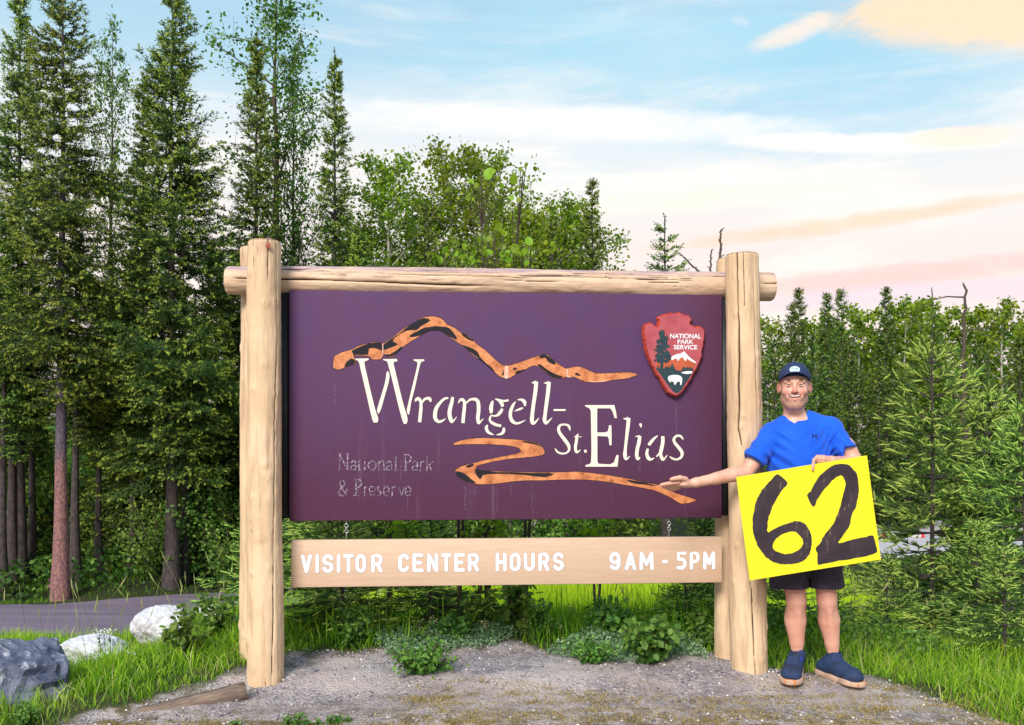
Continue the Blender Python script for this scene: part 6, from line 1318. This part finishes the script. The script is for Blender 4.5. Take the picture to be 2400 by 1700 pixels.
        A = Acc(); A.tube([H((.030 + .017 * q) * s, -.0965 + .012 * q * q - .002 * q * 1, .0305 - .003 * q * q + .002 * q) - root_p for q in a], [.001, .002, .0028, .003, .003, .0028, .0024, .0016, .0008], 6); link('eyebrow', A.mesh('eyebrow', hair), root)
    A = Acc(); a = np.linspace(-1, 1, 11); T = np.array([H(.0310 * q, -.0955 + .0150 * q * q, -.0585 + .0085 * q * q) for q in a]) - root_p; A.tube(T, [.0014, .0026, .0036, .0041, .0043, .0043, .0043, .0041, .0036, .0026, .0014], 6); link('teeth', A.mesh('teeth', teeth), root)
    # hair: a close-cropped shell
    f = Field(H(-.12, -.12, -.12), H(.12, .14, .16), .0045); f.ell(H(0, .016, .030), (.0795, .0985, .090), .01); f.ell(H(0, -.03, -.045), (.063, .06, .075), .02); f.cut(H(0, -.028, 0), (0, -1, -.35)); f.cut(H(0, 0, -.055), (0, .35, -1)); 
    Vh, Qh = f.surface(); link('hair', mesh_np('hair', Vh - root_p, Qh, hair, None, True), root)
    # cap
    navy, t = new_mat('navy_cap_cloth'); n = t.noise(t.geo, 220, 3, .7); t.set(t.b.inputs['Base Color'], t.mix(t.maprange(n, .35, .65), (.010, .022, .075), (.02, .04, .11))); t.b.inputs['Roughness'].default_value = .85; bump(t, n, .3, .001)
    f = Field(H(-.12, -.20, -.03), H(.12, .15, .18), .004); f.ell(H(0, .014, .045), (.0865, .105, .094), .01); f.cut(H(0, 0, .030), (0, -.28, -1))
    f.ell(H(0, .016, .035), (.0790, .0975, .089), .002, sub=True); f.cap(H(0, .014, .138), H(0, .014, .140), .006, .006, .004)
    Vc, Qc = f.surface(); Vc = lap(Vc, Qc, 1, .3); cp = link('cap', mesh_np('cap', Vc - root_p, Qc, navy, None, True), root)
    # brim: a curved blade
    nu, nv = 25, 9; B = []
    for i in range(nu):
        a = np.radians(-82 + 164 * i / (nu - 1))
        for j in range(nv):
            q = j / (nv - 1); r0 = np.array([.083 * np.sin(a), .014 - .098 * np.cos(a)]); ext = .060 * max(0, np.cos(a)) ** .75 * q; x = r0[0] * (1 + .06 * q); y = r0[1] - ext
            z = .0530 + .026 * max(0, np.cos(a)) - .30 * (abs(x) ** 2.0) / .083 - .10 * ext; B.append(H(x, y, z))
    B = np.array(B) - root_p; n_ = len(B); lo = B - [0, 0, .0035]; i, j = np.meshgrid(np.arange(nu - 1), np.arange(nv - 1), indexing='ij'); k = (i * nv + j).ravel(); Qt = np.stack([k, k + 1, k + nv + 1, k + nv], -1)
    rim = list(range(nv - 1, nu * nv, nv)); Qr = np.array([(rim[q], rim[q + 1], rim[q + 1] + n_, rim[q] + n_) for q in range(nu - 1)]); link('brim', mesh_np('brim', np.vstack([B, lo]), np.vstack([Qt, Qt[:, ::-1] + n_, Qr]), navy, None, True), cp)
    # patch on the front of the cap, with a line of stitching
    pale = simple('pale_cap_patch', (.55, .66, .78), (.42, .53, .68), 60, .8); A = Acc(); nn = 24; C = []
    def cappt(a, z): 
        zz = (z - .045) / .096; rr_ = math.sqrt(max(0, 1 - zz * zz)); return H(.0885 * rr_ * math.sin(a), .014 - .107 * rr_ * math.cos(a), z)
    ring = [cappt(.36 * math.cos(q), .093 + .016 * math.sin(q) - (.004 if math.sin(q) < 0 else 0)) for q in np.linspace(0, 2 * np.pi, nn, endpoint=False)]; C = np.array(ring + [cappt(0, .093) + [0, -.002, 0]]) - root_p
    A.add(C, T=[(q, (q + 1) % nn, nn) for q in range(nn)]); pt = link('patch', A.mesh('cap_patch', pale), cp); A = Acc(); A.tube([cappt(.24 * q, .094 + .003 * math.sin(q * 11)) + [0, -.002, 0] - root_p for q in np.linspace(-1, 1, 26)], .0008, 4); link('stitching', A.mesh('stitching', navy), pt)

    MR = Matrix.Translation(Vector(hc - root_p)) @ Matrix.Rotation(FA, 4, 'Z') @ Matrix.Translation(-Vector(hc - root_p)); done = set()
    def turn(o):
        if o.data and o.data.name not in done: done.add(o.data.name); o.data.transform(MR)
        for c_ in o.children: turn(c_)
    for o in list(root.children):
        if o.name.split('.')[0] in ('eye', 'eyelid', 'eyebrow', 'teeth', 'hair', 'cap'): turn(o)
    # T-shirt
    blue, t = new_mat('blue_shirt_cloth'); n = t.noise(t.geo, 6, 4, .6); n2 = t.noise(t.geo, 300, 2, .7); t.set(t.b.inputs['Base Color'], t.mix(t.maprange(n, .3, .7), (.004, .085, .62), (.006, .105, .70))); t.b.inputs['Roughness'].default_value = .75; t.b.inputs['Specular IOR Level'].default_value = .25; t.b.inputs['Sheen Weight'].default_value = .15; bump(t, n2, .2, .001)
    f = Field((1.24, 4.72, .84), (2.0, 5.24, 1.60), .0048)
    f.cap(nb + [-.01, .006, -.030], shl, .050, .060, .03).cap(nb + [.01, .006, -.024], shr, .050, .060, .03)
    f.ell((1.615, 4.995, 1.31), (.180, .122, .19), .06).ell((1.62, 4.985, 1.13), (.168, .135, .20), .08).ell((1.635, 4.99, .97), (.172, .135, .16), .06)
    f.cap(W(1837, 993, 5.0), shl, .046, .056, .02).cap(W(1895, 981, 5.0), shr, .046, .056, .02)
    hl, hr = W(1765, 1081, 4.93), W(1982, 1058, 4.93); al = hl - shl; ar = hr - shr
    f.cap(shl, hl + al * .4, .060, .067, .03); f.cap(shr, hr + ar * .4, .060, .064, .03)
    f.cut(hl + [0, 0, 0], al + np.array([0, 0, -.02]), ((1.2, 4.7, 1.08), (1.435, 5.2, 1.34))); f.cut(hr, ar, ((1.83, 4.7, 1.1), (2.1, 5.2, 1.38))); f.cut((1.6, 5, .87), (0, 0, -1))
    # folds
    X, Y, Z = np.meshgrid(*f.ax, indexing='ij', sparse=True)
    fold = .0065 * np.sin((X - 1.6) * 38 + (Z - 1.2) * 46 + 3 * np.sin(Z * 9)) * ss(1.38, 1.15, Z) * ss(.02, .16, np.abs(X - 1.62)) + .003 * np.sin((Z + (X - 1.6) * .5) * 70 + 2 * np.sin(X * 17)) * ss(1.2, 1.0, Z) + .0055 * np.sin((X * .7 + Z) * 85 + 2 * np.sin(Y * 20)) * ss(.15, .2, np.abs(X - 1.62)) * ss(1.45, 1.3, Z)
    ax_ = np.abs(X - 1.62); fold = fold + .0042 * np.sin((Z - 1.34) * 95 - ax_ * 120 + 2.5 * np.sin(X * 23)) * ss(.05, .12, ax_) * ss(.24, .17, ax_) * ss(1.46, 1.38, Z) + .0030 * np.sin(X * 60 + Z * 24 + 2 * np.sin(Z * 31)) * ss(1.36, 1.24, Z) + .002 * np.sin((Z - np.abs(X - 1.6) * .9) * 75) * ss(1.5, 1.42, Z) * ss(1.3, 1.38, Z)
    f.d += fold.astype(np.float32)
    # V neck opening
    cl, crr, vb = W(1836, 968, 4.9), W(1899, 956, 4.9), W(1862, 993, 4.9); Xp = X / Y * 4.9; Zp = (Z - CZ) / Y * 4.9 + CZ
    e1 = np.array([vb[0], 0, vb[2]]) - np.array([cl[0], 0, cl[2]]); n1 = np.array([-e1[2], 0, e1[0]]); n1 = n1 if n1[0] > 0 else -n1; n1 /= np.linalg.norm(n1)
    e2 = np.array([crr[0], 0, crr[2]]) - np.array([vb[0], 0, vb[2]]); n2_ = np.array([-e2[2], 0, e2[0]]); n2_ = n2_ if n2_[0] < 0 else -n2_; n2_ /= np.linalg.norm(n2_)
    wedge = np.minimum((Xp - cl[0]) * n1[0] + (Zp - cl[2]) * n1[2], (Xp - crr[0]) * n2_[0] + (Zp - crr[2]) * n2_[2]); wedge = np.minimum(wedge, 5.03 - Y)
    f.d = np.maximum(f.d, wedge.astype(np.float32)); nk = np.sqrt((X - nb[0]) ** 2 + (Y - nb[1] - .0) ** 2) - .066; nk = np.maximum(nk, 1.47 - Z); f.d = np.maximum(f.d, -nk.astype(np.float32))
    # hollow it so that it is cloth, open at neck, sleeves and hem
    Vs, Qs = f.surface(); Vs = lap(Vs, Qs, 1, .3)
    sh = link('shirt', mesh_np('shirt', Vs - root_p, Qs, blue, None, True), root)
    # chest logo: two crossed arcs
    lm = simple('dark_logo_print', (.004, .016, .09), None, 10, .7); A = Acc(); lc = W(1912.5, 1022, 4.865)
    from mathutils.bvhtree import BVHTree
    bvh = BVHTree.FromPolygons([tuple(v) for v in Vs], [tuple(q) for q in Qs])
    def onshirt(x, z, off=.0012):
        r = bvh.ray_cast(Vector((x, 4.6, z)), Vector((0, 1, 0)))
        return np.array([x, (r[0].y if r[0] else 4.87) - off, z])
    for sx in (-1, 1):
        arc_ = [onshirt(lc[0] + sx * (.0165 - .0105 * math.cos(q * 1.25)), lc[2] + .0115 * math.sin(q * 1.25) / .95) - root_p for q in np.linspace(-1, 1, 9)]; A.tube(arc_, [.0008, .0016, .0022, .0024, .0024, .0024, .0022, .0016, .0008], 5)
    A.tube([onshirt(lc[0] - .007, lc[2]) - root_p, onshirt(lc[0] + .007, lc[2]) - root_p], .0018, 5)
    for sx in (-1, 1): A.tube([onshirt(lc[0] + sx * .0155, lc[2] + .0105) - root_p, onshirt(lc[0] + sx * .010, lc[2] + .0035) - root_p, onshirt(lc[0] + sx * .010, lc[2] - .0035) - root_p, onshirt(lc[0] + sx * .0155, lc[2] - .0105) - root_p], .0019, 5)
    link('logo', A.mesh('logo', lm), sh)
    # shorts
    blk, t = new_mat('black_shorts_cloth'); n = t.noise(t.geo, 14, 4, .6); t.set(t.b.inputs['Base Color'], t.mix(t.maprange(n, .4, .65), (.020, .013, .028), (.038, .025, .045))); t.b.inputs['Roughness'].default_value = .8; bump(t, n, .3, .004)
    f = Field((1.38, 4.78, .50), (2.0, 5.22, .98), .0048); f.ell((1.65, 5.0, .88), (.175, .13, .13), .04)
    f.cap((1.575, 5.0, .84), (1.556, 4.99, .50), .105, .112, .03, sc=(1, .95, 1)); f.cap((1.735, 5.0, .84), (1.770, 4.99, .50), .103, .102, .03, sc=(1, .95, 1)); f.cap((1.662, 4.8, .50), (1.660, 5.2, .50), .006, .006, .02, sub=True)
    X, Y, Z = np.meshgrid(*f.ax, indexing='ij', sparse=True); f.d += (.0055 * np.sin(X * 55 + 3 * np.sin(Z * 14) + Y * 30) * ss(.85, .6, Z)).astype(np.float32); f.d = np.maximum(f.d, .541 - Z); f.d = np.maximum(f.d, -(np.maximum(np.abs(X - 1.661) - .004 - .0 * Z, Z - .60)).astype(np.float32) - 0 * f.d)
    Vs2, Qs2 = f.surface(); link('shorts', mesh_np('shorts', Vs2 - root_p, lap and Qs2, blk, None, True), root)
    # shoes and socks
    navyk, t = new_mat('navy_knit'); n = t.noise(t.geo, 260, 3, .7); n1 = t.noise(t.geo, 12, 3, .6); c = t.mix(t.maprange(n, .35, .65), (.004, .011, .040), (.025, .060, .17)); t.set(t.b.inputs['Base Color'], t.mix(t.maprange(n1, .45, .7), c, (.012, .02, .05))); t.b.inputs['Roughness'].default_value = .8; bump(t, n, .4, .001)
    solem = simple('tan_foam_sole', (.58, .40, .29), (.48, .31, .22), 30, .7, .2); orng = simple('orange_rubber', (.72, .22, .06), None, 30, .6); lacem = simple('dark_lace', (.03, .05, .15), None, 30, .7); tabm = simple('blue_pull_tab', (.012, .03, .50), None, 30, .6); sockm = simple('black_sock', (.008, .007, .012), None, 60, .9)
    for side_, heel, toe, ank in ((-1, (1.632, 5.10), (1.522, 4.845), W(1869, 1545, 5.04)), (1, (1.770, 5.09), (1.888, 4.835), W(1954, 1548, 5.03))):
        heel = np.array(heel); toe = np.array(toe); d = toe - heel; L = np.linalg.norm(d); d /= L; pr = np.array([d[1], -d[0]]); zg = gz1(*(heel + toe) / 2) + .002
        def S(a, b_, z): q = heel + d * a * L + pr * b_; return np.array([q[0], q[1], zg + z])
        lo = np.minimum(S(0, 0, 0), S(1, 0, 0)) - [.09, .09, .03]; hi = np.maximum(S(0, 0, 0), S(1, 0, 0)) + [.09, .09, .20]; f = Field(lo, hi, .0034)
        f.ell(S(.88, 0, .042), (.052, .058, .036), .03); f.cap(S(.10, 0, .045), S(.5, 0, .052), .041, .046, .03); f.cap(S(.5, 0, .055), S(.84, 0, .042), .046, .046, .03); f.cap(S(.14, 0, .05), (ank[0], ank[1] + .005, zg + .105), .036, .043, .03); f.cap(S(.32, 0, .085), S(.62, 0, .06), .034, .030, .03); f.cap((ank[0], ank[1] - .02, zg + .10), (ank[0], ank[1] - .03, zg + .128), .036, .036, .02)
        f.cut((0, 0, zg + .022), (0, 0, -1)); f.cut((ank[0], ank[1], zg + .128), (0, .25, 1)); f.cap((ank[0], ank[1], zg + .10), (ank[0], ank[1], zg + .16), .036, .038, .004, sub=True)
        Vk, Qk = f.surface(); sr = link('shoe', mesh_np('shoe', Vk - root_p, Qk, navyk, None, True), root)
        f = Field(lo, hi, .0034); f.cap(S(.08, 0, .012), S(.5, 0, .012), .048, .047, .01); f.cap(S(.5, 0, .012), S(.86, 0, .012), .048, .058, .03); f.cap(S(.86, 0, .012), S(.97, 0, .014), .054, .046, .03)
        X, Y, Z = np.meshgrid(*f.ax, indexing='ij', sparse=True); wav = .003 * np.sin(((X - heel[0]) * d[0] + (Y - heel[1]) * d[1]) * 60); f.d = np.maximum(f.d, (Z - zg - .028 - wav).astype(np.float32)); f.d = np.maximum(f.d, (zg - .001 - Z + 0 * X + 0 * Y).astype(np.float32))
        Vk2, Qk2 = f.surface(); link('sole', mesh_np('sole', lap(Vk2, Qk2, 1, .3) - root_p, Qk2, solem, None, True), sr)
        f = Field(lo, hi, .0034); f.cap(S(.95, -.008, .014), S(.95, .012, .014), .0500, .048, .01); X, Y, Z = np.meshgrid(*f.ax, indexing='ij', sparse=True); ta = (X - heel[0]) * d[0] + (Y - heel[1]) * d[1]
        f.d = np.maximum(f.d, (Z - zg - .031).astype(np.float32)); f.d = np.maximum(f.d, (zg - Z + 0 * X + 0 * Y).astype(np.float32)); f.d = np.maximum(f.d, (L * 1.10 - ta + 0 * Z).astype(np.float32)); Vk3, Qk3 = f.surface()
        if len(Vk3): link('toe_guard', mesh_np('toe_guard', Vk3 - root_p, Qk3, orng, None, True), sr)
        bv = BVHTree.FromPolygons([tuple(v) for v in Vk], [tuple(q) for q in Qk])
        def on(a, b_, off=.001):
            p = S(a, b_, .3); r = bv.ray_cast(Vector(p), Vector((0, 0, -1))); return np.array([p[0], p[1], (r[0].z if r[0] else zg + .06) + off]) - root_p
        A = Acc()
        for q in range(5):
            a0 = .50 + .058 * q; A.tube([on(a0 + .01, -.026), on(a0, -.012, .002), on(a0, .0, .003), on(a0, .012, .002), on(a0 + .01, .026)], .0028, 6)
        link('lace', A.mesh('lace', lacem), sr)
        A = Acc(); tb = np.array([ank[0], ank[1] - .055, zg + .10]) - root_p; A.tube([tb + [0, -.012, -.03], tb + [0, -.004, 0], tb + [0, .003, .035], tb + [0, .006, .046]], [.006, .0085, .0085, .005], 8); link('pull_tab', A.mesh('pull_tab', tabm), sr)
        A = Acc(); A.tube([np.array([ank[0], ank[1], zg + .09]) - root_p, np.array([ank[0], ank[1], zg + .142]) - root_p], [.040, .0385], 24); link('sock', A.mesh('sock', sockm, True), root)
build_man()

def build_number_board():
    YB = 4.69; q = lambda x, y: (1700 + x / 4.51, 1040 + y / 4.51)
    p0 = at(*q(880, 790), YB); r = thing('number_board', 'bright yellow poster board with 62 in black marker, held tilted by the man', 'poster', p0)
    def P(x, y): u, v = q(x, y); w = at(u, v, YB) - p0; return np.array([w[0], w[2]])
    m, t = new_mat('yellow_poster_board'); n = t.noise(t.geo, 5, 4, .6); t.set(t.b.inputs['Base Color'], t.mix(t.maprange(n, .3, .7), (.86, .77, .012), (.78, .67, .01))); t.b.inputs['Roughness'].default_value = .5
    A = Acc(); poly_plate(A, [P(*c) for c in ((118, 355), (800, 240), (1497, 125), (1572, 690), (1645, 1225), (950, 1335), (258, 1447), (180, 860))], .0, .005); poly_plate(A, [P(*c) for c in ((118, 355), (1497, 125), (1645, 1225), (258, 1447))], -.005, .0001)
    link('poster_board', A.mesh('poster_board', m), r)
    mk, t = new_mat('black_marker_ink'); v = t.map(t.geo, (1, 1, .28), rot=(0, .12, 0)); n = t.noise(v, 38, 6, .7); n1 = t.noise(t.geo, 7, 4, .6); f = t.math('MULTIPLY', t.maprange(n, .56, .68), t.maprange(n1, .42, .58))
    c = t.mix(t.maprange(n1, .35, .65), (.022, .013, .020), (.040, .024, .032)); c = t.mix(t.math('MULTIPLY', f, .6), c, (.33, .27, .16)); t.set(t.b.inputs['Base Color'], c); t.b.inputs['Roughness'].default_value = .5
    six = [(553, 325), (655, 410), (600, 490), (540, 590), (490, 690), (455, 800), (445, 900), (455, 935), (540, 890), (650, 845), (760, 820), (840, 850), (890, 920), (915, 1020), (905, 1110), (880, 1180), (825, 1240), (750, 1265), (640, 1278), (540, 1262), (450, 1215), (380, 1140), (330, 1050), (297, 950), (285, 830), (300, 720), (330, 600), (370, 520), (430, 440), (490, 380)]
    hole = [(500, 1080), (525, 1020), (600, 960), (700, 930), (755, 940), (815, 1015), (812, 1080), (750, 1140), (640, 1168), (530, 1135)]
    two = [(862, 548), (905, 500), (960, 390), (1040, 300), (1120, 240), (1210, 213), (1300, 225), (1350, 270), (1390, 320), (1405, 400), (1408, 540), (1380, 660), (1335, 760), (1310, 870), (1250, 960), (1195, 1052), (1320, 1020), (1460, 990), (1560, 972), (1585, 1050), (1603, 1140), (1550, 1170), (1420, 1205), (1200, 1240), (1010, 1277), (978, 1270), (970, 1160), (955, 1110), (1000, 1050), (1060, 950), (1140, 850), (1190, 740), (1220, 640), (1250, 530), (1270, 420), (1240, 345), (1190, 345), (1130, 390), (1050, 480), (985, 570), (945, 655), (918, 655)]
    rj = np.random.default_rng(8)
    def sm2(L): q_ = smooth_closed(np.array(L, float), 4); return q_ + rj.normal(0, 2.2, q_.shape)
    A = Acc(); poly_plate(A, [P(*c) for c in sm2(six)], .0008, .0008, holes=[[P(*c) for c in sm2(hole)]]); link('digit', A.mesh('digit_six', mk), r)
    A = Acc(); poly_plate(A, [P(*c) for c in sm2(two)], .0008, .0008); link('digit', A.mesh('digit_two', mk), r)
build_number_board()
